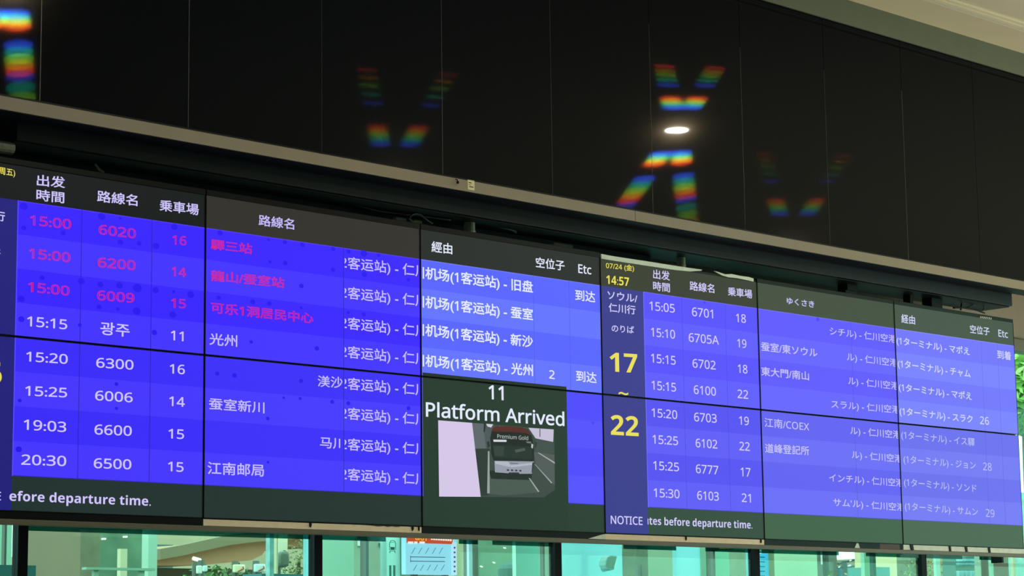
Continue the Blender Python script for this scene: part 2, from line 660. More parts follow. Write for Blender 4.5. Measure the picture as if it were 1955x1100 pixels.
DOTS = {
    'A': [(45.4, 394, 7), (45.4, 435, 4.5), (120.3, 445, 4.5), (194, 413.5, 6.5), (229.6, 417, 2.5), (229.6, 462.6, 5), (265, 465, 4.5), (332.7, 433, 6), (298, 470, 6),
          (80, 530, 4.5), (155, 537, 6), (191.5, 543.3, 5.5), (227.6, 545, 6), (262, 550, 8), (297, 554, 6), (364, 562.5, 6.5), (331.5, 557, 3), (40.5, 571, 6),
          (189, 586, 4.5), (225, 590, 3.5), (261, 594, 7), (329.7, 601, 6), (40.5, 609.6, 5.5), (152, 620.7, 3.5), (294.6, 635, 5), (37.3, 765, 3.5), (222, 733.6, 3.5), (222, 779.8, 3), (35.5, 858, 5.5)],
    'B': [(420, 444.7, 5), (512.6, 458, 2.5), (544, 462.6, 4), (577, 467.5, 4.5), (635.8, 475.4, 4.2), (665.5, 480.3, 4), (694.3, 484, 6.5), (722.5, 487.7, 3.5), (544.5, 502.4, 4.5),
          (515, 500, 3), (635.4, 515, 4.5), (695.5, 524, 5), (779.7, 534.3, 3.6), (575.2, 546, 4.5), (482.6, 576.6, 5), (513.8, 579.8, 4.5), (417.6, 568.7, 4), (574.7, 587.9, 3), (694.3, 600.6, 4), (664.8, 597, 3),
          (479.4, 653, 3.5), (604.7, 665.4, 4.5), (414.4, 713.3, 4), (447.5, 717, 4.5), (574.5, 727.5, 4), (634, 767.3, 4), (664.8, 770.3, 4), (779.7, 779.6, 4), (510.9, 799.2, 3.5), (511.4, 882.7, 2.5), (541.3, 759.5, 2.5), (572.7, 761, 3)],
    'D': [(1345, 578, 3)], 'E': [(1561, 610, 4)], 'C': [(1132, 808, 3)],
}
M_dot = emit((36, 8, 238))

for ci in range(6):
    c = COLS[ci]
    x0, x1 = SEAM_X[ci] + G, SEAM_X[ci + 1] - G
    P = PAL[ci]
    for up in (1, 0):
        z0, z1 = (Z_MID + G, Z_TOP) if up else (Z_BOT, Z_MID - G)
        t = thing('display_screen', LABELS[(c, up)], 'display screen', ((x0 + x1) / 2, 0, z0), 'screens of the departure board')
        DISP[(c, up)] = t
        q = MB()
        q.box((x0, 0.0, z0), (x1, 0.07, z1), M_cab)
        q.box((x0 + 0.15, 0.07, z0 + 0.1), (x1 - 0.15, 0.10, z1 - 0.12), M_cab)
        q.build('cabinet', t)
        q = MB()
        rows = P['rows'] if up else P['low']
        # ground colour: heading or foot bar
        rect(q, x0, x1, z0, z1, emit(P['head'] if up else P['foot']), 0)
        tx0 = x0
        if c == 'A':
            tx0 = 0.296
        if c == 'D':
            tx0 = 3.9615
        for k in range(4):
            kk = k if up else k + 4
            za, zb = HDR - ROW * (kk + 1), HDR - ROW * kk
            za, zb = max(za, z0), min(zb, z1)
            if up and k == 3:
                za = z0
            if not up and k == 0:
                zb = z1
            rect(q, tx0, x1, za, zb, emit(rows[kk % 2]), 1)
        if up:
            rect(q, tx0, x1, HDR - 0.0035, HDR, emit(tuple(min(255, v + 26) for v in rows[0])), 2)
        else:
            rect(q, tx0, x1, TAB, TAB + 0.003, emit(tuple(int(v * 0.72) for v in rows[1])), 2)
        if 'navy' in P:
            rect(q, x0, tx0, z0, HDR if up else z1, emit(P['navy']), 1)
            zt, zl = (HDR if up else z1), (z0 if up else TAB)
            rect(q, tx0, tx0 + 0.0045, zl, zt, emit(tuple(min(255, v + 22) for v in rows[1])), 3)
        lines = {'A': (0.597, 0.9415), 'B': (1.9795,), 'C': (3.176, 3.423), 'D': (4.256, 4.599), 'E': (5.68,), 'F': (6.95, 7.12)}[c]
        if not (c == 'C' and not up):
            for lx in lines:
                dk = 0.72 if c in 'AB' else 0.9
                rect(q, lx - 0.0016, lx + 0.0016, z0 if up else TAB, HDR if up else z1, emit(tuple(int(v * dk) for v in rows[0])), 4)
        for (px, py, r) in DOTS.get(c, []):
            p = at(px, py)
            if z0 < p.z < z1:
                rr = r * (p - Vector(CAM.tolist())).length / F_PX
                q.disc((p.x, -0.0004 - 5 * 0.00015, p.z), rr, M_dot if c in 'AB' else emit((70, 58, 250)), 12, sx=1.25)
        if c == 'C':
            px0, px1 = at(806.5, 720).x, at(1081.5, 760).x
            zt = at(900, 720.5).z
            if up:
                rect(q, px0, px1, z0, zt, emit((24, 42, 32)), 5)
            else:
                rect(q, px0, px1, z0, z1, emit((30, 52, 40)), 5)
                rect(q, x0, px0, TAB, z1, emit((84, 84, 255)), 5)
        q.build('screen', t)
        # dark bezel lines around the picture
        q = MB()
        b_ = 0.0026
        for a, b2 in (((x0, z0), (x0 + b_, z1)), ((x1 - b_, z0), (x1, z1))):
            q.box((a[0], -0.0022, a[1]), (b2[0], 0.0, b2[1]), M_black_gloss)
        if up:
            q.box((x0, -0.0022, z0), (x1, 0.0, z0 + b_), M_black_gloss)
        else:
            q.box((x0, -0.0022, z1 - b_), (x1, 0.0, z1), M_black_gloss)
            q.box((x0, -0.0022, z0), (x1, 0.0, z0 + 0.004), M_black_gloss)
        q.build('bezel', t)
        # the edge strips over and under the board
        if up:
            if c in 'ABC':
                q = MB()
                q.box((x0, -0.004, z1), (x1, 0.05, z1 + 0.026), M_black_gloss)
                q.build('edge_strip', t, bevel=0.002)
            elif c == 'D':
                q = MB()
                q.box((x0, 0.004, z1), (x1, 0.05, z1 + 0.012), M_deep)
                q.build('edge_strip', t)
                # pale strips standing in for daylight in the gap along the edge
                top = [(1147.5, 485), (1165, 488.5), (1200, 494), (1240, 500), (1290, 508), (1325, 513.2), (1340, 515.2)]
                bot = [(1338, 517), (1318, 518.5), (1290, 516), (1240, 508.5), (1200, 502.5), (1165, 497), (1147.5, 494)]
                q = MB()
                q.prism([(at(*p).x, at(*p).z) for p in bot[::-1] + top[::-1]], -0.003, 0.004, M_mint)
                top2 = [(1363, 517.5), (1372, 520), (1384, 524), (1396, 523.2), (1410, 526.5), (1428, 529), (1438, 532)]
                bot2 = [(1438, 538), (1425, 535), (1408, 531.5), (1390, 529.5), (1378, 526), (1366, 519.5)]
                q.prism([(at(*p).x, at(*p).z) for p in (top2 + bot2)], -0.003, 0.004, M_mint)
                o = q.build('edge_gap_light', t)
                o['label'] = 'pale green strip standing in for daylight along the top edge'
            else:
                q = MB()
                q.box((x0, -0.002, z1), (x1, 0.05, z1 + 0.022), M_deep)
                q.build('edge_strip', t, bevel=0.002)
                if c == 'F':
                    q = MB()
                    for k in range(7):
                        p = at(1872 + k * 3.3, 605.5 + k * 0.5, -0.004)
                        q.tube([(p.x - 0.006, -0.004, p.z - 0.006), (p.x + 0.004, -0.004, p.z + 0.005)], 0.0035, M_white, 6)
                    o = q.build('cable_plugs', t)
                    o['label'] = 'white plugs on the top edge'
        else:
            zl, zh = 2.124, z0 - 0.0008
            q = MB()
            if c in 'AC':
                q.box((x0, 0.0, zl), (x1, 0.05, zh), M_black_gloss)
            elif c in 'BD':
                q.box((x0, 0.0, zl), (x1, 0.05, zh - 0.002), M_tan)
                q.box((x0, 0.002, zh - 0.002), (x1, 0.05, zh), M_black)
            elif c == 'E':
                xm = at(1680, 1045).x
                q.box((x0, 0.0, zl), (xm, 0.05, zh), M_deep)
                q.box((xm, 0.0, zl), (x1 - 0.03, 0.05, zh), mat('edge_brown', (72, 58, 50), 0.6))
                q.box((x1 - 0.03, 0.0, zl), (x1, 0.05, zh), M_black)
            else:
                q.box((x0, 0.0, zl), (x1, 0.05, zh), M_white)
            foot = q.build('edge_strip', t)
            clips = {'B': ((592, 1004, 3), (787, 1009, 3), (799, 1010, 2)), 'D': ((1309, 1029, 2.4), (1452, 1033, 2.2)),
                     'F': ((1740, 1047, 6), (1813, 1050, 3.5), (1844, 1051.5, 4.5), (1888, 1053.5, 4))}.get(c, ())
            for (px, py, w) in clips:
                p = at(px, py)
                ww = w * 0.0027
                cq = MB()
                if c == 'F':
                    cq.prism([(p.x - ww, zh), (p.x + ww * 0.6, zh), (p.x + ww, zl), (p.x - ww * 0.4, zl)], -0.006, 0.0, M_deep)
                else:
                    cq.prism([(p.x - ww * .6, zh), (p.x + ww * .6, zh), (p.x + ww * .6, zh - 0.012), (p.x, zh - 0.02), (p.x - ww * .6, zh - 0.012)], -0.006, 0.0, M_black)
                o = cq.build('clip', foot)
                o['label'] = 'small black clip'
            if c == 'B':
                cq = MB()
                pts = [(694, 1003), (706, 1003.6), (722, 1005.4), (733, 1004.6), (740, 1006.4), (748, 1005.2), (755, 1006.6), (763, 1006), (764, 1004.6)]
                cq.prism([(at(*p).x, min(at(*p).z, zh)) for p in pts], -0.001, 0.0, mat('edge_scuff', (92, 84, 58), 0.8))
                o = cq.build('scuff', foot)
                o['label'] = 'dark scuffs on the tan edge'
            if c == 'C':
                cq = MB()
                cq.prism([(at(1122, 1026).x, zl), (x1, zl), (x1, zh - 0.003), (at(1150, 1019).x, zh - 0.005)], -0.003, 0.0, M_white)
                o = cq.build('corner_plate', foot)
                o['label'] = 'pale triangular corner plate'
            if c == 'E':
                cq = MB()
                cq.prism([(at(1631, 1046).x, zl), (at(1641, 1046).x, zl), (at(1638, 1040).x, zh - 0.002), (at(1635, 1040).x, zh - 0.002)], -0.003, 0.0, M_white)
                o = cq.build('corner_plate', foot)
                o['label'] = 'small pale triangular plate'

# ---------------------------------------------------------------- writing on the screens
TXT = {'A': (206, 196, 252), 'B': (196, 186, 250), 'C': (226, 232, 250), 'D': (206, 200, 248), 'E': (196, 192, 244), 'F': (206, 210, 246)}
M_yel = emit((232, 220, 88))
M_red = emit((226, 44, 104))


def w(k, text, l, r, h, **kw):
    write(DISP[k], emit(TXT[k[0]] if k != ('F', 0) else (182, 186, 240)), text, l, r, h, **kw)


def wy(k, text, l, r, h, **kw):
    write(DISP[k], M_yel, text, l, r, h, label='yellow writing', **kw)


def wr(k, text, l, r, h, **kw):
    write(DISP[k], M_red, text, l, r, h, outline=True, label='red writing in thin outlines', **kw)


A1, A0, B1, B0, C1, C0, D1, D0, E1, E0, F1, F0 = [(c, u) for c in COLS for u in (1, 0)]
BOLD = 0.014
wy(A1, '07/24 (周五)', (-46, 320), (29, 331.5), 16, bold=0.012, kind='date')
w(A1, '行', (-10, 411), (9.5, 414), 19, bold=BOLD, kind='heading')
w(A1, '乘车处', (-55, 470), (1.5, 477), 18, bold=BOLD, kind='heading')
w(A1, '出发', (70.3, 344), (124.5, 348.5), 22, bold=BOLD, kind='heading')
w(A1, '時間', (69.5, 371.8), (122.8, 377.8), 22, bold=BOLD, kind='heading')
w(A1, '路線名', (185.4, 374), (262.7, 383), 22, bold=BOLD, kind='heading')
w(A1, '乗車場', (304.5, 391.5), (379.5, 400.8), 22, bold=BOLD, kind='heading')
for (s, l, r, h) in (('15:00', (57, 420), (136, 428.5), 19), ('6020', (188.6, 437.8), (259.5, 446.4), 19), ('16', (329, 457.7), (356, 460.3), 18),
                     ('15:00', (55, 483.4), (134.5, 492), 19), ('6200', (186.6, 500.6), (259, 507), 19), ('14', (327.8, 518), (355.3, 520.5), 18),
                     ('15:00', (53.3, 547.6), (132.6, 555.6), 19), ('6009', (185.4, 563.5), (256.6, 569.5), 19), ('15', (326.6, 578.6), (354.8, 580.5), 18)):
    wr(A1, s, l, r, h)
for k, s, l, r, h in ((A1, '15:15', (51.6, 613.3), (128.4, 620), 19), (A1, '광주', (191.5, 626.5), (247.5, 631.5), 25), (A1, '11', (326, 640), (350.4, 642.6), 18.5),
                      (A0, '15:20', (49.8, 680.5), (129.4, 686), 19), (A0, '6300', (183.7, 692.3), (254.9, 697), 19), (A0, '16', (324, 704), (353, 706), 18.5),
                      (A0, '15:25', (47.9, 746), (128.2, 750), 19), (A0, '6006', (181.7, 755), (253.4, 759.4), 19), (A0, '14', (322.9, 765.8), (352.8, 768), 18.5),
                      (A0, '19:03', (45, 810.6), (126.5, 815.6), 20), (A0, '6600', (180.4, 820), (251.6, 823), 19.5), (A0, '15', (321.5, 828), (351.4, 829.6), 18.5),
                      (A0, '20:30', (40.7, 877.6), (126.5, 880.6), 20), (A0, '6500', (179, 884.4), (250.8, 887), 19.5), (A0, '15', (320.6, 890.6), (350.5, 892.4), 18.5)):
    w(k, s, l, r, h, bold=0.012)
w(A0, 'efore departure time.', (18, 949.5), (288, 959.5), 25, bold=0.0, heavy=True, kind='notice_text')
w(A0, 'NOTICE', (-79, 941), (1.8, 947.5), 17, bold=0.012, kind='notice_heading')
wy(A0, '16', (-70, 706), (3.5, 713.5), 43, bold=0.0, heavy=True, kind='gate_number')

w(B1, '路線名', (493.7, 420), (561.7, 428.5), 21, bold=BOLD, kind='heading')
wr(B1, '驛三站', (402.6, 466), (481.4, 475.6), 20)
wr(B1, '龍山/蚕室站', (402.6, 525.7), (543, 540), 21)
wr(B1, '可乐1洞居民中心', (402.6, 587), (598.5, 608), 21)
w(B1, '光州', (399.6, 647), (453, 651.5), 23)
for k, l, r in ((B1, 502.4, 520), (B1, 559.6, 576.8), (B1, 617.8, 634.4), (B1, 672.8, 687.6), (B0, 733.4, 746.5), (B0, 790.6, 803), (B0, 849.6, 859.5), (B0, 907, 917)):
    w(k, '2客运站) - 仁川', (649.5, l - 0.5), (814, r), 27, clip=(658, 802), bold=0.010)
w(B0, '渼沙', (606.4, 727.5), (654.5, 731), 22, clip=(None, 653.5))
w(B0, '马川', (610.8, 845.4), (658, 848), 21, clip=(None, 653.5))
w(B0, '蚕室新川', (398.4, 770.5), (505, 778.5), 23)
w(B0, '江南邮局', (396, 893.5), (504, 898.5), 24)

w(C1, '經由', (823.7, 470.5), (863.5, 475.5), 21, bold=BOLD, kind='heading')
w(C1, '空位子', (1023, 500.5), (1078, 507.5), 20, bold=BOLD, kind='heading')
w(C1, 'Etc', (1104, 512.8), (1129, 516), 17, bold=BOLD, kind='heading')
for s, l, r in (('旧盘', 519.5, 550), ('蚕室', 575, 602.5), ('新沙', 629, 654.5), ('光州', 688, 709)):
    w(C1, '川机场(1客运站) - ' + s, (788, l), (1017.6, r), 27, clip=(804.5, None), bold=0.018)
w(C1, '到达', (1098, 563), (1136.5, 567.5), 21, bold=0.014, kind='status_text')
w(C1, '到达', (1099.7, 717.5), (1139, 721.8), 21, bold=0.014, kind='status_text')
w(C1, '2', (1048.4, 714.5), (1059, 716), 16.5, kind='seat_count')
w(C0, '11', (932.7, 748.5), (961.3, 751), 27, bold=0.016, kind='message_text')
w(C0, 'Platform Arrived', (813, 781), (1077.5, 800), 29, bold=0.016, kind='message_text')

wy(D1, '07/24 (金)', (1156.8, 507.5), (1210.5, 513), 14, bold=0.012, kind='date')
wy(D1, '14:57', (1157.5, 533.6), (1201, 538.5), 16.5, bold=0.0, heavy=True, kind='clock')
w(D1, '出发', (1246.8, 523), (1278.8, 527), 18, bold=BOLD, kind='heading')
w(D1, '時間', (1246.8, 545.6), (1279, 549.8), 17.5, bold=BOLD, kind='heading')
w(D1, '路線名', (1316.6, 545.3), (1363.8, 551.4), 17.5, bold=BOLD, kind='heading')
w(D1, '乗車場', (1389.5, 556), (1436, 562), 17, bold=BOLD, kind='heading')
w(D1, 'ソウル/', (1159.8, 562.6), (1216.8, 570.5), 16, bold=BOLD, kind='heading')
w(D1, '仁川行', (1162, 586.8), (1213.2, 592.4), 17.5, bold=BOLD, kind='heading')
w(D1, 'のりば', (1167.7, 626.3), (1210.5, 630), 14, bold=0.012, kind='heading')
wy(D1, '17', (1164, 691), (1216.8, 694.4), 36, bold=0.0, heavy=True, kind='gate_number')
wy(D1, '~', (1181, 750.6), (1199.5, 752.6), 6, bold=0.02, kind='tilde')
wy(D0, '22', (1166, 811), (1219, 814.3), 38, bold=0.0, heavy=True, kind='gate_number')
for k, s, l, r, h in ((D1, '15:05', (1239.8, 583.6), (1288.2, 589.2), 17), (D1, '6701', (1321, 595), (1361.3, 599.7), 17), (D1, '18', (1405, 606.8), (1424, 608.8), 16.5),
                      (D1, '15:10', (1242.7, 633.8), (1288.8, 638.8), 17), (D1, '6705A', (1314.8, 644), (1372.5, 650), 17), (D1, '19', (1407.5, 655), (1425, 656.8), 16.5),
                      (D1, '15:15', (1242.7, 683.6), (1290, 688.6), 17), (D1, '6702', (1322, 693.4), (1366.3, 697.8), 17), (D1, '18', (1408.6, 703.6), (1427, 705.4), 16.5),
                      (D1, '15:15', (1243.9, 735.3), (1290.7, 740), 17), (D1, '6100', (1324.5, 743.7), (1366.8, 747.8), 17), (D1, '22', (1408, 751.8), (1428.4, 753.8), 16.5),
                      (D0, '15:20', (1244, 787.6), (1293, 792.2), 17), (D0, '6703', (1325, 796), (1368.3, 799.4), 17), (D0, '19', (1411, 802.6), (1429.7, 804.4), 16.5),
                      (D0, '15:25', (1245.7, 838.6), (1294.5, 842), 17), (D0, '6102', (1328, 845.7), (1369.4, 848.6), 17), (D0, '22', (1411.6, 851.6), (1431.4, 853), 16.5),
                      (D0, '15:25', (1247, 888.6), (1296.3, 892), 17), (D0, '6777', (1328.4, 895), (1371.4, 898), 17), (D0, '17', (1414, 901), (1432.8, 902.2), 16.5),
                      (D0, '15:30', (1248, 940.6), (1297.4, 943.6), 17), (D0, '6103', (1331, 945.6), (1372.3, 948.2), 17), (D0, '21', (1416, 950.2), (1433.5, 951.4), 16.5)):
    w(k, s, l, r, h, bold=0.008)
w(D0, 'NOTICE', (1166, 992.4), (1226.7, 995), 16, bold=0.014, kind='notice_heading')
w(D0, 'utes before departure time.', (1230, 996), (1436.3, 1004.4), 20, clip=(1236.6, None), bold=0.0, heavy=True, kind='notice_text')

w(E1, 'ゆくさき', (1502, 574), (1554.5, 581.6), 13, bold=0.02, kind='heading')
w(E1, '蚕室/東ソウル', (1452.5, 661), (1560.5, 673.8), 17.5, bold=0.014)
w(E1, '東大門/南山', (1453, 708.6), (1544.5, 718.2), 17, bold=0.014)
w(E0, '江南/COEX', (1459.5, 806.3), (1544.8, 815), 17.5, bold=0.006)
w(E0, '道峰登記所', (1460.5, 855.6), (1544.8, 861), 18, bold=0.012)
for k, s, l, r, cl in ((E1, 'シチル) - 仁川空港', (1584, 633), (1711, 649), 1707), (E1, 'ル) - 仁川空港', (1616.6, 682), (1713.5, 694.3), 1709.3),
                       (E1, 'ル) - 仁川空港', (1619, 727.8), (1715.7, 738.5), 1711.3), (E1, 'スラル) - 仁川空港', (1587, 772.6), (1718, 783.6), 1713),
                       (E0, 'ル) - 仁川空港', (1623, 823), (1719.5, 831.6), 1714.6), (E0, 'ル) - 仁川空港', (1626, 869), (1722.7, 877.4), 1717),
                       (E0, 'インチル) - 仁川空港', (1583, 913), (1725, 923.6), 1719), (E0, "サム'ル) - 仁川空港", (1591, 960), (1727.5, 970.2), 1721)):
    w(k, s, l, r, 18, clip=(None, cl), bold=0.008)
for k, s, l, r in ((F1, 'マポえ', (1711.6, 651), (1851, 672.4)), (F1, 'チャム', (1714, 695), (1853, 715.4)), (F1, 'マポえ', (1716, 740), (1855.3, 758)), (F1, 'スラク', (1717.5, 786), (1857, 802)),
                   (F0, 'イス驛', (1720.7, 831.4), (1860.7, 846)), (F0, 'ジョン', (1725, 878), (1862.9, 890.2)), (F0, 'ソンド', (1726, 922), (1864.2, 934.4)), (F0, 'サムン', (1727.5, 967.8), (1867, 979))):
    w(k, '(1ターミナル) - ' + s, l, r, 18, bold=0.016 if k == F1 else 0.008)
w(F1, '26', (1871, 802.3), (1888, 804.3), 15, bold=0.01, kind='seat_count')
w(F1, '経由', (1720.7, 607.8), (1747, 611.4), 17, bold=BOLD, kind='heading')
w(F1, '空位子', (1852, 628), (1889.3, 633), 16, bold=BOLD, kind='heading')
w(F1, 'Etc', (1906, 636), (1924.2, 639), 13.5, bold=BOLD, kind='heading')
w(F1, '到着', (1903.6, 676.3), (1930, 680), 16.5, bold=0.014, kind='status_text')
w(F0, '28', (1876.8, 890.6), (1893.2, 892), 15, bold=0.004, kind='seat_count')
w(F0, '29', (1882, 979.3), (1898.6, 980.8), 15, bold=0.004, kind='seat_count')
# the camera picture of the bus on the Platform Arrived screen (flat, on the screen)
t = DISP[C0]
q = MB()
LY = [-0.0018]


def flat(pts, rgb, step=True):
    if step:
        LY[0] -= 0.00006
    q.poly([(at(x, y, 0).x, LY[0], at(x, y, 0).z) for x, y in pts], emit(rgb))


def cp(x, y):
    return (780 + x / 4.073, 680 + y / 4.073)


def fl(pts, rgb):
    flat([cp(*p) for p in pts], rgb)


fl([(226, 500), (1130, 570), (1136, 1040), (1050, 1100), (234, 1093)], (58, 70, 66))           # bay floor
fl([(490, 520), (660, 532), (660, 700), (620, 740), (505, 730)], (74, 84, 86))                   # back wall, left
fl([(490, 520), (580, 526), (585, 600), (600, 720), (505, 720)], (92, 100, 104))
fl([(505, 720), (630, 720), (615, 1085), (555, 1085)], (40, 54, 48))
fl([(600, 527), (655, 531), (640, 556), (612, 548)], (205, 205, 215))
fl([(585, 527), (600, 528), (590, 590), (580, 590)], (30, 36, 36))
fl([(700, 545), (760, 548), (755, 556), (705, 553)], (190, 190, 200))
fl([(930, 558), (1126, 571), (1122, 668), (985, 640)], (196, 190, 214))                          # bright opening
fl([(1016, 566), (1022, 566), (1022, 630), (1016, 628)], (60, 66, 66))
fl([(985, 640), (1122, 668), (1132, 760), (980, 745)], (62, 76, 70))
fl([(970, 745), (1132, 768), (1134, 1010), (985, 840)], (78, 88, 86))
fl([(628, 900), (930, 945), (1010, 1060), (740, 1085), (618, 1070)], (70, 86, 78))
fl([(620, 890), (960, 915), (950, 965), (640, 955)], (26, 40, 34))                               # shadow under the bus
fl([(614, 740), (626, 740), (628, 1068), (608, 1068)], (150, 158, 156))                          # bay lines
fl([(1000, 752), (1012, 752), (1134, 826), (1134, 838)], (165, 170, 174))
fl([(974, 838), (984, 844), (1114, 984), (1108, 992)], (160, 166, 168))
fl([(930, 948), (942, 952), (1014, 1054), (1004, 1058)], (160, 166, 168))
fl([(632, 640), (645, 575), (670, 550), (760, 545), (880, 556), (930, 578), (958, 630), (972, 720), (972, 830), (660, 815), (640, 760)], (22, 34, 30))   # bus body
fl([(640, 585), (655, 556), (690, 546), (790, 546), (885, 558), (932, 584), (945, 612), (900, 598), (800, 590), (700, 590)], (84, 34, 30))              # maroon roof
fl([(650, 690), (955, 706), (962, 800), (664, 790)], (30, 46, 40))
fl([(655, 700), (740, 704), (735, 780), (668, 776)], (46, 62, 56))
fl([(820, 730), (900, 715), (905, 735), (830, 752)], (70, 84, 78))
fl([(655, 650), (758, 652), (758, 668), (658, 667)], (214, 216, 220))                             # headsign
fl([(910, 664), (950, 666), (948, 680), (915, 676)], (110, 118, 116))
fl([(952, 680), (966, 690), (962, 720), (950, 712)], (190, 194, 200))
fl([(605, 670), (622, 660), (630, 700), (612, 720)], (36, 46, 44))                                # mirrors
fl([(978, 665), (996, 672), (990, 715), (976, 705)], (44, 54, 50))
fl([(664, 815), (972, 820), (955, 916), (858, 916), (850, 905), (780, 905), (772, 912), (668, 904)], (148, 154, 168))   # front panel
fl([(668, 818), (770, 822), (790, 850), (960, 830), (958, 846), (800, 866), (670, 838)], (176, 182, 192))
fl([(958, 832), (972, 824), (968, 880), (952, 912)], (46, 56, 58))
fl([(776, 905), (856, 906), (852, 916), (780, 914)], (44, 52, 50))
fl([(226, 500), (490, 520), (520, 780), (557, 1095), (234, 1093)], (212, 198, 230))               # pale wall at the left
q.build('bus_picture', t)['label'] = 'picture of a coach in a bay'
M_script, M_plate = emit((176, 184, 184)), emit((52, 58, 64))
write(t, M_script, 'Premium Gold', cp(690, 622), cp(930, 638), 8, bold=0.006, y=-0.0045, kind='picture_script')
q = MB()
for k in range(4):                       # the marks on the bumper are too small to read
    a, b = at(*cp(764 + k * 32, 880 + k * 1.5), -0.0045), at(*cp(782 + k * 32, 894 + k * 1.5), -0.0045)
    q.poly([(a.x, -0.0045, b.z), (b.x, -0.0045, b.z), (b.x, -0.0045, a.z), (a.x, -0.0045, a.z)], M_plate)
a, b = at(*cp(790, 830), -0.0045), at(*cp(852, 838), -0.0045)
q.poly([(a.x, -0.0045, b.z), (b.x, -0.0045, b.z), (b.x, -0.0045, a.z), (a.x, -0.0045, a.z)], M_plate)
q.build('picture_marks', t)

# ---------------------------------------------------------------- things in the gap between beam and boards
M_steel = mat('steel_galvanised', (150, 155, 140), 0.5, metal=0.3, noise=0.15, scale=40)
M_dusty = mat('dusty_grey', (110, 115, 100), 0.8, noise=0.25, scale=60)
M_cable_g = mat('cable_green', (70, 110, 95), 0.5)
M_cable_k = mat('cable_black', (16, 18, 18), 0.5)
GY = 0.12


def hanger(px, py, wpx, label):
    p = at(px, py, GY)
    r = wpx * 0.0023 / 2
    t = thing('hanger_post', label, 'bracket', (p.x, GY, 3.52), 'hanger posts behind the boards')
    q = MB()
    q.tube([(p.x, GY, 3.44), (p.x, GY, 3.63)], r, M_steel, 14)
    q.build('post', t, smooth=False)
    q = MB()
    q.tube([(p.x, GY, 3.575), (p.x, GY, 3.582)], r * 1.12, M_steel, 14)
    q.build('collar', t)


hanger(896, 428, 24, 'grey steel hanger post between the dark beam and the pale blue screen')
hanger(1301, 522, 20, 'steel hanger post beside the pale green strip')
t = thing('mount_bracket', 'black mounting block in the gap above the hiragana heading', 'bracket', at(1620, 556, GY))
p = at(1620, 556, GY)
q = MB()
q.box((p.x - 0.05, GY - 0.03, 3.50), (p.x + 0.045, GY + 0.04, 3.626), M_black)
q.box((p.x - 0.075, GY - 0.035, 3.56), (p.x + 0.02, GY + 0.04, 3.585), M_black)
q.build('block', t, bevel=0.003)
t = thing('mount_bracket', 'small dark mounting block in the gap at the far end of the beam', 'bracket', at(1785, 585, GY))
p = at(1782, 580, GY)
q = MB()
q.box((p.x - 0.06, GY - 0.03, 3.50), (p.x + 0.05, GY + 0.04, 3.626), M_black)
q.build('block', t, bevel=0.003)
t = thing('mount_bracket', 'narrow dark hanger plate left of the far mounting block', 'bracket', at(1735, 575, GY))
p = at(1735, 570, GY)
q = MB()
q.box((p.x - 0.016, GY - 0.02, 3.50), (p.x + 0.016, GY + 0.03, 3.626), M_black)
q.build('plate', t, bevel=0.002)

# dusty ledge of the mounting frame along the top
q = MB()
q.box((SEAM_X[0] - 0.6, 0.055, 3.535), (at(1143, 490).x, 0.085, 3.562), M_dusty)
tag(q.build('frame_ledge'), 'thin dusty grey ledge running along the top of the near screens', 'ledge')
q = MB()
q.box((SEAM_X[4], 0.055, 3.535), (at(1940, 610).x, 0.085, 3.556), M_deep)
tag(q.build('frame_ledge'), 'thin dark green ledge running along the top of the far screens', 'ledge')


def cable(pts, r, m, label, y=0.10):
    pp = [at(x, yy, y + dy) for x, yy, dy in pts]
    # smooth through the points
    out = []
    n = len(pp)
    for i in range(n - 1):
        p0, p1, p2, p3 = pp[max(i - 1, 0)], pp[i], pp[i + 1], pp[min(i + 2, n - 1)]
        for s in range(6):
            u = s / 6
            out.append(0.5 * ((2 * p1) + (p2 - p0) * u + (2 * p0 - 5 * p1 + 4 * p2 - p3) * u * u + (3 * p1 - p0 - 3 * p2 + p3) * u ** 3))
    out.append(pp[-1])
    q = MB()
    q.tube(out, r, m, 8)
    return tag(q.build('cable', smooth=True), label, 'cable', 'cables in the gap above the boards')


cable([(181, 313, 0), (185, 318, 0), (190, 324, 0), (198, 329, 0.0)], 0.005, M_dusty, 'short pale cable end poking up above the near screen')
cable([(640, 385, 0.05), (680, 392, 0.05), (720, 402, 0.04), (760, 408, 0.03), (800, 412, 0.02), (860, 420, 0.0)], 0.0045, M_cable_k, 'thin dark cable lying along the gap above the brown heading')
cable([(790, 424, 0), (782, 417, 0), (790, 409, 0), (803, 410, 0), (815, 420, 0), (826, 427, 0)], 0.0035, M_cable_g, 'looped green cable left of the steel post')
cable([(795, 408, 0.03), (825, 411, 0.03), (850, 415, 0.03), (876, 419, 0.03)], 0.0055, M_cable_g, 'straight green cable running into the steel post')
cable([(912, 424, 0.02), (940, 430, 0.02), (975, 438, 0.02), (985, 444, 0.02)], 0.0065, M_cable_g, 'thick green cable right of the steel post')
cable([(1835, 567, 0), (1836, 580, 0), (1834, 592, 0)], 0.006, M_cable_k, 'short black cable hanging from the far end of the beam')
cable([(1820, 588, 0), (1840, 588, 0), (1862, 592, 0), (1880, 598, 0)], 0.005, M_cable_k, 'black cable sagging across the far end of the gap')
cable([(1846, 588, 0), (1860, 582, 0), (1872, 580, 0), (1879, 588, 0), (1876, 592, 0)], 0.0035, M_cable_k, 'small black cable loop at the far end of the gap')
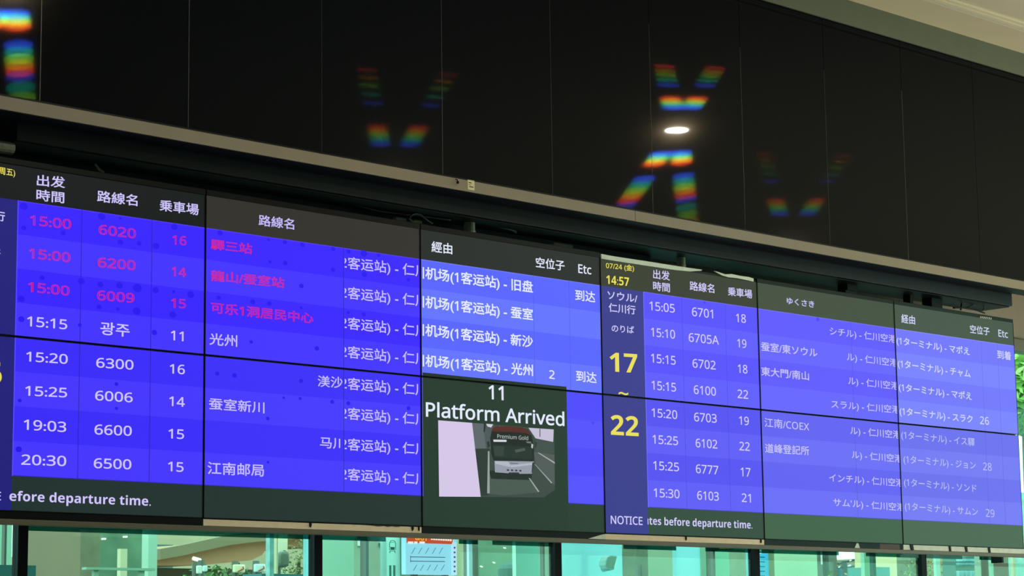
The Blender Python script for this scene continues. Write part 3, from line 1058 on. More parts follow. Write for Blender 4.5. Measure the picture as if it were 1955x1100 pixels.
for (x0, x1, yy, lab) in ((757, 776, 391, 'small pale plug hanging in the dark gap above the route heading'), (790, 806, 395, 'pale plug lying near the green cable loop'),
                          (1058, 1094, 459, 'grey plastic cable clip lying on the ledge of the pale blue screen')):
    a, b = at(x0, yy - 3, GY), at(x1, yy + 3, GY)
    q = MB()
    q.box((a.x, GY, 3.575), (b.x, GY + 0.03, 3.595), M_dusty)
    q.box((a.x + 0.01, GY + 0.005, 3.569), (b.x - 0.015, GY + 0.025, 3.576), M_dusty)
    tag(q.build('cable_plug', bevel=0.003), lab, 'plug')
# pale insulated pipe end at the near end of the beam
a, b = at(0, 284, 0.03), at(32, 300, 0.03)
q = MB()
q.tube([(a.x - 0.7, 0.05, 3.60), (b.x - 0.01, 0.05, 3.60)], 0.026, M_dusty, 14)
tag(q.build('insulated_pipe'), 'rough grey insulated pipe end at the near end of the dark beam', 'pipe')

# ---------------------------------------------------------------- support rail and glazing below
M_rail = mat('rail_bronze', (98, 91, 73), 0.45, noise=0.06, scale=10)
q = MB()
q.box((-3, 0.0, 2.1015), (9.5, 0.025, 2.1235), M_rail)
tag(q.build('support_rail', bevel=0.002), 'long thin bronze rail running under the whole row of screens', 'rail')
M_mull = mat('mullion_black', (7, 7, 9), 0.5, spec=0.12)
M_glass = glass_mat('window_glass_green', (0.74, 0.975, 0.885))
M_band = glass_mat('window_top_band', (0.13, 0.33, 0.32))
GZ = 0.50
MULL = [0.661 + 1.5745 * k for k in range(-3, 8)]
for k, x in enumerate(MULL):
    q = MB()
    q.box((x - 0.030, GZ - 0.022, 0), (x + 0.018, GZ + 0.022, 3.53), M_mull)
    q.box((x + 0.018, GZ - 0.01, 0), (x + 0.024, GZ + 0.01, 3.53), mat('mullion_gasket', (70, 74, 70), 0.5))
    struct(q.build('trim_mullion_%d' % (k + 1)))
for k in range(len(MULL) - 1):
    q = MB()
    q.box((MULL[k] + 0.024, GZ - 0.006, 0), (MULL[k + 1] - 0.030, GZ + 0.006, 3.53), M_glass)
    struct(q.build('window_%d' % (k + 1)))
struct(box_obj('trim_transom', (-16, 0.43, 3.47), (26, 0.60, 3.53), M_trim))
# tinted sheets standing in for shade along the head of the panes
ZB = at(300, 1021, GZ - 0.02).z
q = MB()
for (p0, p1) in ((52, 592), (616, 736), (876, 912), (940, 1056), (1190, 1290), (1346, 1432), (1446, 1600), (1652, 1752), (1764, 1835), (1868, 1900)):
    a, b = at(p0, 1015, GZ - 0.02).x, at(p1, 1030, GZ - 0.02).x
    q.box((a, GZ - 0.022, ZB), (b, GZ - 0.018, 2.16), M_band)
struct(q.build('window_head_shade'))

# ---------------------------------------------------------------- beyond the glass
OBJ = {}


def out(y):
    """depth of the forecourt things, spread away from the glass"""
    return 0.5 + (y - 0.5) * 3.5 if y < 4 else y


def tall(name, label, cat, p0, p1, y, m, ytop=None, depth=0.3, group=None, z0=0.0, top=3.4, parts=None, bevel=0.0):
    """a box that stands on the ground at depth y, its sides where the photo shows them"""
    y = out(y)
    a, b = at(p0, 1070, y), at(p1, 1070, y)
    z1 = top if ytop is None else at((p0 + p1) / 2, ytop, y).z
    q = MB()
    q.box((a.x, y, z0), (b.x, y + depth, z1), m)
    o = q.build(name, origin=(a.x, y, z0), bevel=bevel)
    tag(o, label, cat, group)
    OBJ[label] = (a.x, b.x, y, z1)
    return o


cm = lambda n, c, r=0.6, nz=0.05, s=3: mat('outside_' + n, c, r, noise=nz, scale=s)


def frosted(name, rgb, thru=0.65):
    """frosted panel that daylight from behind shines through"""
    name = 'outside_' + name
    if name in MATS:
        return MATS[name]
    m = bpy.data.materials.new(name)
    m.use_nodes = True
    nt = m.node_tree
    nt.nodes.clear()
    o = nt.nodes.new('ShaderNodeOutputMaterial')
    d = nt.nodes.new('ShaderNodeBsdfDiffuse')
    t = nt.nodes.new('ShaderNodeBsdfTranslucent')
    x = nt.nodes.new('ShaderNodeMixShader')
    x.inputs[0].default_value = thru
    tc = nt.nodes.new('ShaderNodeTexCoord')
    n = nt.nodes.new('ShaderNodeTexNoise')
    n.inputs['Scale'].default_value = 2.0
    r = nt.nodes.new('ShaderNodeValToRGB')
    c = lin(rgb)
    r.color_ramp.elements[0].color = tuple(v * 0.92 for v in c[:3]) + (1,)
    r.color_ramp.elements[1].color = tuple(min(1, v * 1.06) for v in c[:3]) + (1,)
    nt.links.new(tc.outputs['Object'], n.inputs['Vector'])
    nt.links.new(n.outputs['Fac'], r.inputs[0])
    nt.links.new(r.outputs[0], d.inputs['Color'])
    nt.links.new(r.outputs[0], t.inputs['Color'])
    nt.links.new(d.outputs[0], x.inputs[1])
    nt.links.new(t.outputs[0], x.inputs[2])
    nt.links.new(x.outputs[0], o.inputs['Surface'])
    MATS[name] = m
    return m


def lit(name, rgb, k=0.9):
    """a sign face with some added glow"""
    name = 'sign_glow_' + name
    if name not in MATS:
        m = mat(name, rgb, 0.5)
        b = m.node_tree.nodes['Principled BSDF']
        b.inputs['Emission Color'].default_value = lin(rgb)
        b.inputs['Emission Strength'].default_value = k  # emission added to lift the dim sign faces
    return MATS[name]


MINT = frosted('mint', (205, 230, 212))
CYAN = frosted('white_board', (212, 250, 255), 0.8)
OLIVE = cm('olive', (172, 146, 118))
OLIVE2 = cm('olive_dark', (140, 134, 104), 0.7, 0.15, 6)
SAGE = cm('sage', (160, 178, 150), 0.6, 0.12, 2)
CREAM = cm('cream', (222, 208, 168))
GREYG = cm('grey_green', (108, 112, 100), 0.6, 0.1, 2)
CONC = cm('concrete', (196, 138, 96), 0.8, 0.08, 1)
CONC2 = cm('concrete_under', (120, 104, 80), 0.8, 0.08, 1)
TEAL = cm('teal', (70, 130, 130))
BROWN = cm('brown', (122, 96, 76), 0.8, 0.1, 3)

# far ground outside and a far building line
struct(box_obj('ground_forecourt', (-60, 0.6, -0.25), (160, 120, -0.02), cm('asphalt', (90, 92, 90), 0.9, 0.1, 1)))

# pane at the near end
tall('glass_panel', 'pale mint upright panel at the near end left of the first mullion', 'panel', -30, 22, 1.6, MINT, depth=0.06)
tall('post', 'thin dark upright post in the first pane at the near end', 'post', 8, 12, 1.3, GREYG, depth=0.03)
tall('glass_panel', 'low teal panel crossing behind the first mullion', 'panel', -30, 69, 1.2, TEAL, ytop=1079, depth=0.05)
tall('wall_panel', 'broad flat olive wall panel right of the first mullion', 'panel', 52, 153, 2.4, OLIVE, depth=0.2)
tall('wall_panel', 'mottled olive wall panel beside the green shop window', 'panel', 153, 190, 2.6, OLIVE2, depth=0.2)
tall('shop_window', 'hazy green shop window with two small lamp reflections on it', 'shop window', 190, 300, 3.2, cm('hazy_green', (104, 134, 104), 0.5, 0.45, 2.2), depth=0.2)
tall('post', 'pale mint strip at the right side of the green shop window', 'post', 283, 300, 3.0, cm('strip_sage', (176, 206, 180), 0.5, 0.05), depth=0.1)
yb_ = out(2.2)
a, b = at(165, 1083, yb_), at(296, 1090, yb_)
q = MB()
BAR = cm('bar_sage', (150, 186, 156), 0.5, 0.05)
q.box((a.x, yb_, b.z), (b.x, yb_ + 0.06, a.z), BAR)
for x in (a.x + 0.1, b.x - 0.1):
    q.box((x - 0.02, yb_ + 0.02, 0), (x + 0.02, yb_ + 0.05, b.z), BAR)
tag(q.build('barrier_rail', origin=(a.x, yb_, 0)), 'pale mint crossbar low in front of the green shop window', 'rail')
tall('notice_stand', 'small tan upright board in front of the green shop window', 'board', 230, 243, 3.0, CREAM, ytop=1048, depth=0.05)
shop = bpy.data.objects['shop_window']
shop['_o'] = list(shop.location)
for (px, py) in ((198, 1029.5), (239, 1025.5)):
    yl = out(3.2) - 0.02
    p = at(px, py, yl)
    q = MB()
    q.tube([(p.x - 0.022, yl, p.z), (p.x + 0.022, yl, p.z + 0.003)], 0.008, lamp_mat('lamp_reflection', (255, 255, 238), 2.2), 10)  # glowing tube standing in for a lamp mirrored in the glass
    q.build('light', shop)['label'] = 'small oval lamp reflection'

# curved flyover
q = MB()
yb = 14.0
crv = [(296, 1066), (340, 1058), (380, 1049), (430, 1038), (480, 1032), (530, 1028), (600, 1024)]
low = [(600, 1046), (545, 1044), (510, 1046), (500, 1060), (480, 1070), (440, 1074), (400, 1078), (340, 1080), (296, 1080)]
pts = [(at(x, y, yb).x, at(x, y, yb).z) for x, y in crv + low]
q.prism(pts, yb, yb + 7, CONC)
flyover = thing('flyover', 'tan concrete flyover curving upward behind the trees', 'flyover', (at(400, 1070, yb).x, yb, 0))
q.build('deck', flyover)
q = MB()
for i in range(len(crv) - 1):
    a, b = at(crv[i][0], crv[i][1], yb - 0.05), at(crv[i + 1][0], crv[i + 1][1], yb - 0.05)
    q.prism([(a.x, a.z - 0.02), (b.x, b.z - 0.02), (b.x, b.z + 0.10), (a.x, a.z + 0.10)], yb - 0.15, yb - 0.05, cm('parapet', (140, 124, 92), 0.8, 0.05, 2))
q.build('parapet', flyover)
q = MB()
a, b = at(300, 1080, yb + 1), at(500, 1080, yb + 1)
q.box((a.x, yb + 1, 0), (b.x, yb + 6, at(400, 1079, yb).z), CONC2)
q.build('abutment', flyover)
tall('building', 'tan building behind the concrete flyover', 'building', 280, 580, 40, cm('far_tan', (186, 168, 130), 0.8, 0.12, 0.4), depth=6, top=14)
tall('building', 'dark teal block standing on the near side of the flyover', 'building', 300, 330, 26, cm('far_teal', (84, 110, 98), 0.8, 0.3, 0.6), ytop=1040, depth=4)
p = at(375.5, 1068, 13.7)
q = MB()
q.tube([(p.x - 0.05, 13.7, p.z + 0.01), (p.x + 0.05, 13.7, p.z - 0.01)], 0.022, lamp_mat('lamp_reflection', (255, 255, 238), 2.2), 10)  # another mirrored lamp, put in as a glowing tube
q.build('light', flyover)['label'] = 'small white lamp reflection'

# trees: trunk plus a crown of many leaf blades
rng = random.Random(7)


def leaf_crown(q, c, rx, ry, rz, n, size, m):
    for _ in range(n):
        while True:
            d = Vector((rng.uniform(-1, 1), rng.uniform(-1, 1), rng.uniform(-1, 1)))
            if 0.25 < d.length < 1:
                break
        p = Vector((c[0] + d.x * rx, c[1] + d.y * ry, c[2] + d.z * rz))
        a = Vector((rng.uniform(-1, 1), rng.uniform(-1, 1), rng.uniform(-0.6, 0.6))).normalized()
        b = a.cross(Vector((rng.uniform(-1, 1), rng.uniform(-1, 1), rng.uniform(-1, 1)))).normalized()
        s = size * rng.uniform(0.6, 1.4)
        q.poly([p - a * s, p - b * s * 0.45, p + a * s, p + b * s * 0.45], m)


def tree(label, p0, p1, ytop, y, cols, n=500, size=None, deep=None):
    a, b = at(p0, 1090, y), at(p1, 1090, y)
    zt = at((p0 + p1) / 2, ytop, y).z
    w_ = (b.x - a.x)
    cx = (a.x + b.x) / 2
    t = thing('tree', label, 'tree', (cx, y, 0), 'trees beyond the glass')
    rz = max(w_ * 0.55, 0.4)
    q = MB()
    q.tube([(cx, y, 0), (cx + 0.03 * w_, y, (zt - rz) * 0.7), (cx, y, zt - rz * 0.6)], [0.05 * w_ + 0.03, 0.04 * w_ + 0.02, 0.02], cm('bark', (84, 70, 54), 0.9, 0.2, 8), 8)
    q.build('trunk', t)
    q = MB()
    for k, col in enumerate(cols):
        leaf_crown(q, (cx, y, zt - rz), w_ / 2, min(w_ / 2, 1.2), rz, n // len(cols), size or w_ * 0.05, mat('leaf_%d_%d_%d' % col, col, 0.6))
    o = q.build('foliage', t)
    o['kind'] = 'stuff'


tree('broad green tree low in front of the concrete flyover', 330, 460, 1078, 9, [(96, 130, 66), (70, 104, 52), (130, 156, 84)], 900)
tree('dark green tree under the flyover between the white signs', 395, 500, 1076, 10, [(60, 92, 48), (80, 112, 58)], 700)
tree('yellow green tree in the strip before the second mullion', 540, 600, 1030, 11, [(140, 150, 84), (112, 128, 66)], 600)
tree('yellowish green tree low beside the mint panel', 1555, 1640, 1090, 6, [(170, 190, 90), (130, 160, 70)], 500)
tree('yellow green tree left of the pale pole', 1760, 1800, 1066, 6, [(150, 164, 90), (120, 140, 70)], 500)
tree('slender green tree just before the far mullion', 1720, 1754, 1070, 7, [(150, 170, 96), (120, 150, 80)], 400)
tree('tall yellow green tree right of the pale pole', 1796, 1838, 1064, 7, [(160, 160, 90), (132, 136, 74)], 500)
tree('bright green tree seen past the far end of the board', 1925, 2010, 668, 9, [(150, 200, 90), (110, 170, 74), (180, 220, 110)], 1600, 0.10)

# white signs by the trees, mirror, shed
for (x0, x1, y0, y1, y, lab, cc) in ((446, 466, 1078, 1094, 8, 'cream square sign with a thin red mark among the trees', (250, 240, 190)),
                                     (486, 505, 1077, 1093, 8.2, 'white square sign nearest the glinting strip', (225, 240, 230)),
                                     (376, 384, 1080, 1096, 8.1, 'narrow white sign leaning among the leaves', (235, 242, 220)),
                                     (388, 394, 1080, 1092, 8.3, 'very narrow white sign beside the leaning one', (225, 238, 230))):
    a, b = at(x0, y0, y), at(x1, y1, y)
    t = thing('roadside_sign', lab, 'sign', ((a.x + b.x) / 2, y, 0), 'white signs among the trees')
    q = MB()
    q.box((a.x, y - 0.02, b.z), (b.x, y + 0.02, a.z), cm('sign_%d' % x0, cc, 0.5, 0.03))
    q.build('board', t, bevel=0.01)
    q = MB()
    q.tube([((a.x + b.x) / 2, y + 0.05, 0), ((a.x + b.x) / 2, y + 0.05, b.z + 0.1)], 0.03, GREYG, 8)
    q.build('post', t)
    if x0 in (446, 486):
        q = MB()
        mx = (a.x + b.x) / 2
        q.tube([(mx + 0.02, y - 0.03, b.z + 0.05), (mx + 0.03, y - 0.03, (a.z + b.z) / 2), (mx - 0.03, y - 0.03, a.z - 0.06)], 0.006, cm('sign_red', (190, 70, 60)), 6)
        q.build('mark', t)
tall('post', 'mint and blue glinting strip left of the beige column', 'post', 515, 523, 1.4, cm('glint', (150, 196, 190), 0.2, 0.3, 12), depth=0.04)
tall('post', 'thin tan post beside the glinting strip', 'post', 528, 531, 1.6, CREAM, depth=0.03)
tall('column', 'pale beige column above the round mirror', 'column', 532, 549, 12, cm('beige', (226, 216, 180)), depth=0.1, top=6)
p = at(545, 1068, 5)
t = thing('traffic_mirror', 'grey rounded traffic mirror in front of the beige column', 'mirror', (p.x, 5, 0))
q = MB()
n = 18
a, b = at(534, 1054, 5), at(553, 1086, 5)
rx, rz = (b.x - a.x) / 2, (a.z - b.z) / 2
ring = [(p.x + rx * math.copysign(abs(math.cos(2 * math.pi * s / n)) ** 0.7, math.cos(2 * math.pi * s / n)), p.z + rz * math.copysign(abs(math.sin(2 * math.pi * s / n)) ** 0.7, math.sin(2 * math.pi * s / n))) for s in range(n)]
q.prism(ring, 5, 5.06, cm('mirror_back', (112, 122, 104), 0.5))
q.build('head', t, bevel=0.02)
q = MB()
q.tube([(p.x, 5.1, 0), (p.x, 5.1, p.z)], 0.03, GREYG, 8)
q.build('pole', t)
tall('shelter_wall', 'low dark teal wall under the round mirror', 'wall', 500, 600, 4, TEAL, ytop=1096, depth=0.2)
tall('post', 'bright aqua upright strip just left of the second mullion', 'post', 583.5, 592, 0.9, CYAN, depth=0.02)

# pane 3: panels, bus stop pylon, notice board
tall('glass_panel', 'smooth mint panel right of the second mullion', 'panel', 600, 676, 2.2, MINT, depth=0.05)
WALLS = {}
WALLS[682] = tall('wall_panel', 'sage wall strip behind the bus pylon', 'panel', 676, 699, 3, SAGE, depth=0.2)
tall('post', 'dark olive post left of the bus pylon', 'post', 699, 704, 1.4, GREYG, depth=0.06)
WALLS[722] = tall('wall_panel', 'olive strip between the dark post and the bus pylon', 'panel', 704, 740, 3.1, cm('sage2', (164, 168, 138), 0.6, 0.1, 3), depth=0.2)
for (x0, x1, y0, y1, lab) in ((682, 698, 1024, 1043, 'white notice sheet on the sage wall strip'), (722, 737, 1037, 1043, 'narrow white sheet beside the bus pylon')):
    yw = out(3.0 if x0 < 700 else 3.1)
    a, b = at(x0, y0, yw), at(x1, y1, yw)
    q = MB()
    q.box((a.x, yw - 0.02, b.z), (b.x, yw, a.z - 0.03), cm('sheet', (232, 240, 232), 0.6, 0.02))
    q.box((a.x + 0.005, yw - 0.025, a.z - 0.03), (b.x - 0.01, yw, a.z), cm('sheet_dark', (70, 100, 90), 0.6, 0.3, 30))
    wall_o = WALLS[x0]
    wall_o['_o'] = list(wall_o.location)
    q.build('notice_sheet', wall_o)['label'] = lab

YS = 1.3
t = thing('bus_stop_pylon', 'mint upright pylon with a black bus pictogram', 'sign', (at(752, 1060, YS).x, YS, 0))
xl, xr = at(738, 1060, YS).x, at(763.5, 1060, YS).x
zt = at(750, 1021, YS).z
M_pyl = frosted('pylon_mint', (226, 250, 240), 0.85)
q = MB()
q.box((xl, YS, 0), (xr, YS + 0.05, zt), M_pyl)
q.build('body', t)
q = MB()
q.box((xr, YS, 0), (xr + 0.012, YS + 0.05, zt), cm('pylon_edge', (206, 220, 180), 0.4, 0.02))
q.build('edge', t)
# bus pictogram, outline strokes 2 mm proud
q = MB()
M_pic = cm('pictogram', (58, 104, 92), 0.5, 0.02)


def px2(x, y):
    p = at(x, y, YS)
    return (p.x, YS - 0.001, p.z)


def stroke(pts, wd):
    for i in range(len(pts) - 1):
        a, b = Vector(px2(*pts[i])), Vector(px2(*pts[i + 1]))
        d = (b - a).normalized()
        nn = Vector((-d.z, 0, d.x)) * wd / 2
        e = d * wd * 0.4
        q.prism([((a - e + nn).x, (a - e + nn).z), ((b + e + nn).x, (b + e + nn).z), ((b + e - nn).x, (b + e - nn).z), ((a - e - nn).x, (a - e - nn).z)], YS - 0.002, YS, M_pic)


def bx(x, y):
    return (600 + x / 5.924, 980 + y / 5.924)


stroke([bx(850, 385), bx(850, 345), bx(858, 322), bx(872, 311), bx(898, 311), bx(912, 322), bx(918, 345), bx(918, 388), bx(850, 385)], 0.0028)
stroke([bx(866, 330), bx(902, 330)], 0.002)
a, b = px2(*bx(862, 388)), px2(*bx(906, 416))
q.box((a[0], YS - 0.002, b[2]), (b[0], YS, a[2]), M_pic)
stroke([bx(850, 398), bx(850, 412)], 0.003)
stroke([bx(918, 398), bx(918, 412)], 0.003)
stroke([bx(857, 424), bx(852, 446)], 0.003)
stroke([bx(908, 424), bx(914, 448)], 0.003)
stroke([bx(857, 426), bx(910, 428)], 0.0025)
o = q.build('bus_pictogram', t)
q = MB()
for x in (858, 903):
    a, b = px2(*bx(x - 12, 590)), px2(*bx(x + 12, 740))
    q.box((a[0], YS - 0.002, b[2]), (b[0], YS, a[2]), cm('pictogram_light', (120, 186, 166), 0.5, 0.02))
q.build('arrow_bars', t)

# red headed route map board
YN = 0.34
t = thing('map_board', 'notice board with an orange red heading over a pale blue bay map', 'sign', (at(822, 1060, YN).x, YN, 0))
xl, xr = at(774.5, 1060, YN).x, at(872, 1060, YN).x
q = MB()
z_t, z_b = at(820, 1018, YN).z, at(820, 1097.5, YN).z
q.box((xl, YN, z_b), (xr, YN + 0.03, z_t), lit('board_blue', (140, 218, 238), 0.85))
q.build('board', t)
q = MB()
q.box((xl + 0.05, YN + 0.005, 0), (xl + 0.08, YN + 0.025, z_b), GREYG)
q.box((xr - 0.08, YN + 0.005, 0), (xr - 0.05, YN + 0.025, z_b), GREYG)
q.build('stand', t)
q = MB()
a, b = at(779, 1021, YN), at(863.5, 1038.5, YN)
q.box((xl + 0.006, YN - 0.003, at(820, 1038, YN).z), (b.x, YN, at(820, 1017, YN).z), lit('board_red', (196, 78, 40), 0.8))
q.build('heading', t)
write(t, lit('board_yellow', (236, 206, 64)), '8/01', (793, 1027), (814, 1029), 8, bold=0.012, y=YN - 0.004, kind='heading_number')
q = MB()
for k in range(9):                       # white characters, too blurred to read
    a, b = at(823 + k * 4.5, 1024.5 + k * 0.3, YN - 0.004), at(826.2 + k * 4.5, 1031 + k * 0.3, YN - 0.004)
    q.box((a.x, YN - 0.0045, b.z), (b.x, YN - 0.003, a.z), lit('board_white', (240, 232, 218)))
q.build('heading_text', t)
q = MB()
for (x0, x1) in ((778, 788), (790, 796), (800, 810)):
    a, b = at(x0, 1034, YN), at(x1, 1038, YN)
    q.box((a.x, YN - 0.004, b.z), (b.x, YN - 0.003, a.z), lit('board_white', (240, 232, 218)))
q.build('subtitle_band', t)
q = MB()
M_line = cm('map_line', (70, 120, 136), 0.5, 0.02)


def sline(p, r, wd=0.0014):
    a, b = at(p[0], p[1], YN), at(r[0], r[1], YN)
    d = (b - a).normalized()
    nn = Vector((-d.z, 0, d.x)) * wd / 2
    q.prism([((a + nn).x, (a + nn).z), ((b + nn).x, (b + nn).z), ((b - nn).x, (b - nn).z), ((a - nn).x, (a - nn).z)], YN - 0.0015, YN, M_line)


sline(bx(1085, 495), bx(1480, 500), 0.003)
sline(bx(1085, 542), bx(1475, 548), 0.003)
sline(bx(1088, 482), bx(1088, 556), 0.0015)
for k in range(5):
    sline(bx(1100 + k * 78, 460), bx(1140 + k * 78, 390))
    sline(bx(1120 + k * 78, 650), bx(1160 + k * 78, 585))
q.build('bay_lines', t)
q = MB()
a = at(862, 1036, YN)
q.box((a.x, YN - 0.003, z_b + 0.004), (xr - 0.002, YN, a.z), lit('board_side', (176, 226, 244), 0.85))
for k in range(6):
    p = at(867, 1046 + k * 9, YN)
    q.box((p.x - 0.005, YN - 0.004, p.z - 0.004), (p.x + 0.005, YN - 0.003, p.z + 0.004), cm('side_icon', (120, 160, 210), 0.5, 0.02))
q.build('side_legend', t)

tall('wall_panel', 'dark olive wall behind the map board', 'panel', 762, 900, 3.2, GREYG, depth=0.1)
tall('wall_panel', 'cream wall strip right of the map board', 'panel', 866, 896, 2.2, CREAM, depth=0.1)
tall('pole', 'white pole beside the cream strip', 'pole', 895.5, 902, 1.0, cm('white_pole', (236, 238, 255), 0.4, 0.02), depth=0.02)
tall('wall_panel', 'dark olive strip right of the white pole', 'panel', 902, 913, 1.8, GREYG, depth=0.1)
hazy = tall('glass_panel', 'hazy sage glass panel with small slanted lamp reflections on it', 'panel', 911, 990, 2.0, cm('hazy_sage', (128, 160, 128), 0.4, 0.12, 3), depth=0.05)
hazy['_o'] = list(hazy.location)
for (px, py) in ((963.5, 1046.5), (981, 1063), (943, 1074.5), (919, 1082)):
    yl = out(2.0) - 0.004
    p = at(px, py, yl)
    q = MB()
    q.tube([(p.x - 0.016, yl, p.z + 0.002), (p.x, yl, p.z), (p.x + 0.016, yl, p.z - 0.002)], [0.002, 0.006, 0.002], lamp_mat('lamp_reflection', (255, 255, 238), 2.2), 8)  # slanted lamp reflections, built as glowing tubes
    q.build('light', hazy)['label'] = 'small slanted lamp reflection'
YP = out(1.9)
a, b = at(958, 1074, YP), at(986, 1100, YP)
t = thing('planter', 'dark teal rounded shape low on the hazy sage panel', 'planter', ((a.x + b.x) / 2, YP, 0))
q = MB()
q.tube([((a.x + b.x) / 2, YP, 0), ((a.x + b.x) / 2, YP, a.z - 0.05), ((a.x + b.x) / 2, YP, a.z - 0.02), ((a.x + b.x) / 2, YP, a.z)], [0.09, 0.09, 0.07, 0.03], cm('dark_teal', (66, 108, 96), 0.6), 14)
q.build('body', t)
tall('glass_panel', 'bright mint panel left of the third mullion', 'panel', 985, 1028.5, 0.9, cm('bright_mint', (206, 250, 226), 0.5, 0.02), depth=0.03)
tall('wall_panel', 'sage wall strips next to the third mullion', 'panel', 1028, 1070, 2.6, SAGE, depth=0.2)
tall('post', 'thin dark post left of the third mullion', 'post', 1037, 1040, 1.2, GREYG, depth=0.03)

# pane 4
tall('white_board', 'large bright cyan panel right of the third mullion', 'panel', 1060, 1188, 0.8, CYAN, depth=0.03)
YL = out(0.8)
t = thing('loudspeaker', 'grey horn loudspeaker on the bright cyan panel', 'loudspeaker', (at(1173, 1072, YL).x, YL, at(1173, 1086, YL).z))
q = MB()
horn = [(1165, 1063), (1172, 1060), (1184.5, 1061), (1181, 1074), (1178, 1085), (1167, 1086), (1161, 1080), (1162, 1070)]
q.prism([(at(x, y, YL - 0.15).x, at(x, y, YL - 0.15).z) for x, y in horn], YL - 0.13, YL - 0.07, cm('speaker_grey', (196, 230, 220), 0.5, 0.05))
q.build('horn', t, bevel=0.008)
q = MB()
a, b = at(1152, 1084, YL), at(1166, 1080, YL - 0.1)
q.tube([(a.x, YL + 0.0008, a.z), (a.x, YL - 0.012, a.z), (a.x + 0.02, YL - 0.05, a.z), (b.x, YL - 0.1, b.z)], [0.026, 0.024, 0.016, 0.013], cm('speaker_arm', (170, 206, 196), 0.5, 0.05), 10)
q.build('bracket', t)
tall('wall_panel', 'sage wall panel right of the cyan panel', 'panel', 1186, 1292, 3.0, cm('sage_lined', (168, 190, 158), 0.6, 0.1, 1.5), depth=0.2)
tall('post', 'dark olive column in front of the sage wall panel', 'column', 1213.5, 1237, 2.4, cm('olive_col', (112, 122, 96), 0.6, 0.2, 6), depth=0.2)
tall('post', 'thin dark railing post on the sage wall panel', 'post', 1217, 1222, 2.0, GREYG, ytop=1078, depth=0.03)
tall('post', 'second thin dark railing post on the sage wall panel', 'post', 1225, 1228, 2.0, GREYG, ytop=1078, depth=0.03)
tall('white_board', 'bright cyan upright panel in the middle of the fourth pane', 'panel', 1291, 1336.5, 0.8, CYAN, depth=0.03)
tall('post', 'mint edge strip right of the narrow cyan panel', 'post', 1336, 1348, 0.95, MINT, depth=0.03)
tall('column', 'dark grey column behind the small yellow sign', 'column', 1347, 1372, 2.6, GREYG, depth=0.2)
tall('glass_panel', 'mint panel with thin lines under the small yellow sign', 'panel', 1366, 1392, 2.0, cm('mint_lined', (150, 216, 178), 0.5, 0.02), depth=0.04)
YH = out(1.95)
a, b = at(1366, 1043, YH), at(1398, 1051, YH)
q = MB()
q.box((a.x, YH, b.z), (b.x, YH + 0.05, a.z), cm('sign_dark', (84, 92, 58), 0.6, 0.1, 20))
q.box((a.x + 0.02, YH + 0.05, 0), (a.x + 0.05, YH + 0.08, a.z), GREYG)
hs = q.build('post_sign', origin=(a.x, YH, 0))
tag(hs, 'small dark sign with blurred yellow marks near the fourth mullion', 'sign')
hs['_o'] = [a.x, YH, 0]
q = MB()
for (x0, x1) in ((1374, 1378), (1380, 1384), (1388, 1391)):
    c_, d_ = at(x0, 1044, YH), at(x1, 1049, YH)
    q.box((c_.x, YH - 0.005, d_.z), (d_.x, YH, c_.z), lit('sign_yellow', (236, 206, 90)))
q.build('marks', hs)
tall('wall_panel', 'sage strip under the blurred sign beside the fourth mullion', 'panel', 1392, 1446, 2.8, cm('sage3', (150, 164, 132), 0.6, 0.15, 4), depth=0.2)
tall('post', 'thin white post touching the fourth mullion', 'post', 1429, 1431.5, 0.7, CYAN, depth=0.02)

# pane 5
t = thing('bus_info_panel', 'narrow pale blue board with short lines right of the fourth mullion', 'sign', (at(1455, 1070, YS).x, YS, 0))
xl, xr = at(1443, 1070, YS).x, at(1467, 1070, YS).x
q = MB()
q.box((xl, YS, 0), (xr, YS + 0.03, 2.16), frosted('info_blue', (150, 226, 250), 0.8))
q.build('board', t)
q = MB()
for k in range(6):
    a, b = at(1449, 1054 + k * 9, YS), at(1460, 1056 + k * 9, YS)
    q.box((a.x, YS - 0.001, b.z), (b.x, YS, a.z), M_line)
a, b = at(1443, 1048, YS), at(1467, 1050, YS)
q.box((a.x, YS - 0.001, b.z), (b.x, YS, a.z), cm('info_dark', (40, 90, 100), 0.5))
q.build('printed_lines', t)
tall('wall_panel', 'olive post strip right of the pale blue board', 'panel', 1466, 1478, 1.4, cm('olive_post', (150, 156, 120), 0.6), depth=0.06)
tall('glass_panel', 'wide pale mint panel in the fifth pane', 'panel', 1476, 1560, 2.4, cm('pale_mint', (186, 216, 172), 0.5, 0.06, 2), depth=0.05)
tall('column', 'dark grey column behind the thin white tube', 'column', 1558, 1598, 2.8, cm('col_grey', (104, 116, 96), 0.6, 0.1, 2), depth=0.2)
colg = [o for o in bpy.data.objects if o.get('label') == 'dark grey column behind the thin white tube'][0]
colg['_o'] = list(colg.location)
a, b = at(1565.5, 1030, out(2.8)), at(1568.5, 1078, out(2.8))
q = MB()
q.box((a.x, out(2.8) - 0.04, b.z), (b.x, out(2.8), 3.0), lamp_mat('tube_glow', (225, 255, 240), 0.9))
q.build('tube_lamp', colg)['label'] = 'thin white upright tube'
tall('post', 'darker upright edge of the dark grey column', 'post', 1577.5, 1582, 2.5, cm('col_dark', (60, 74, 62), 0.6), depth=0.05)
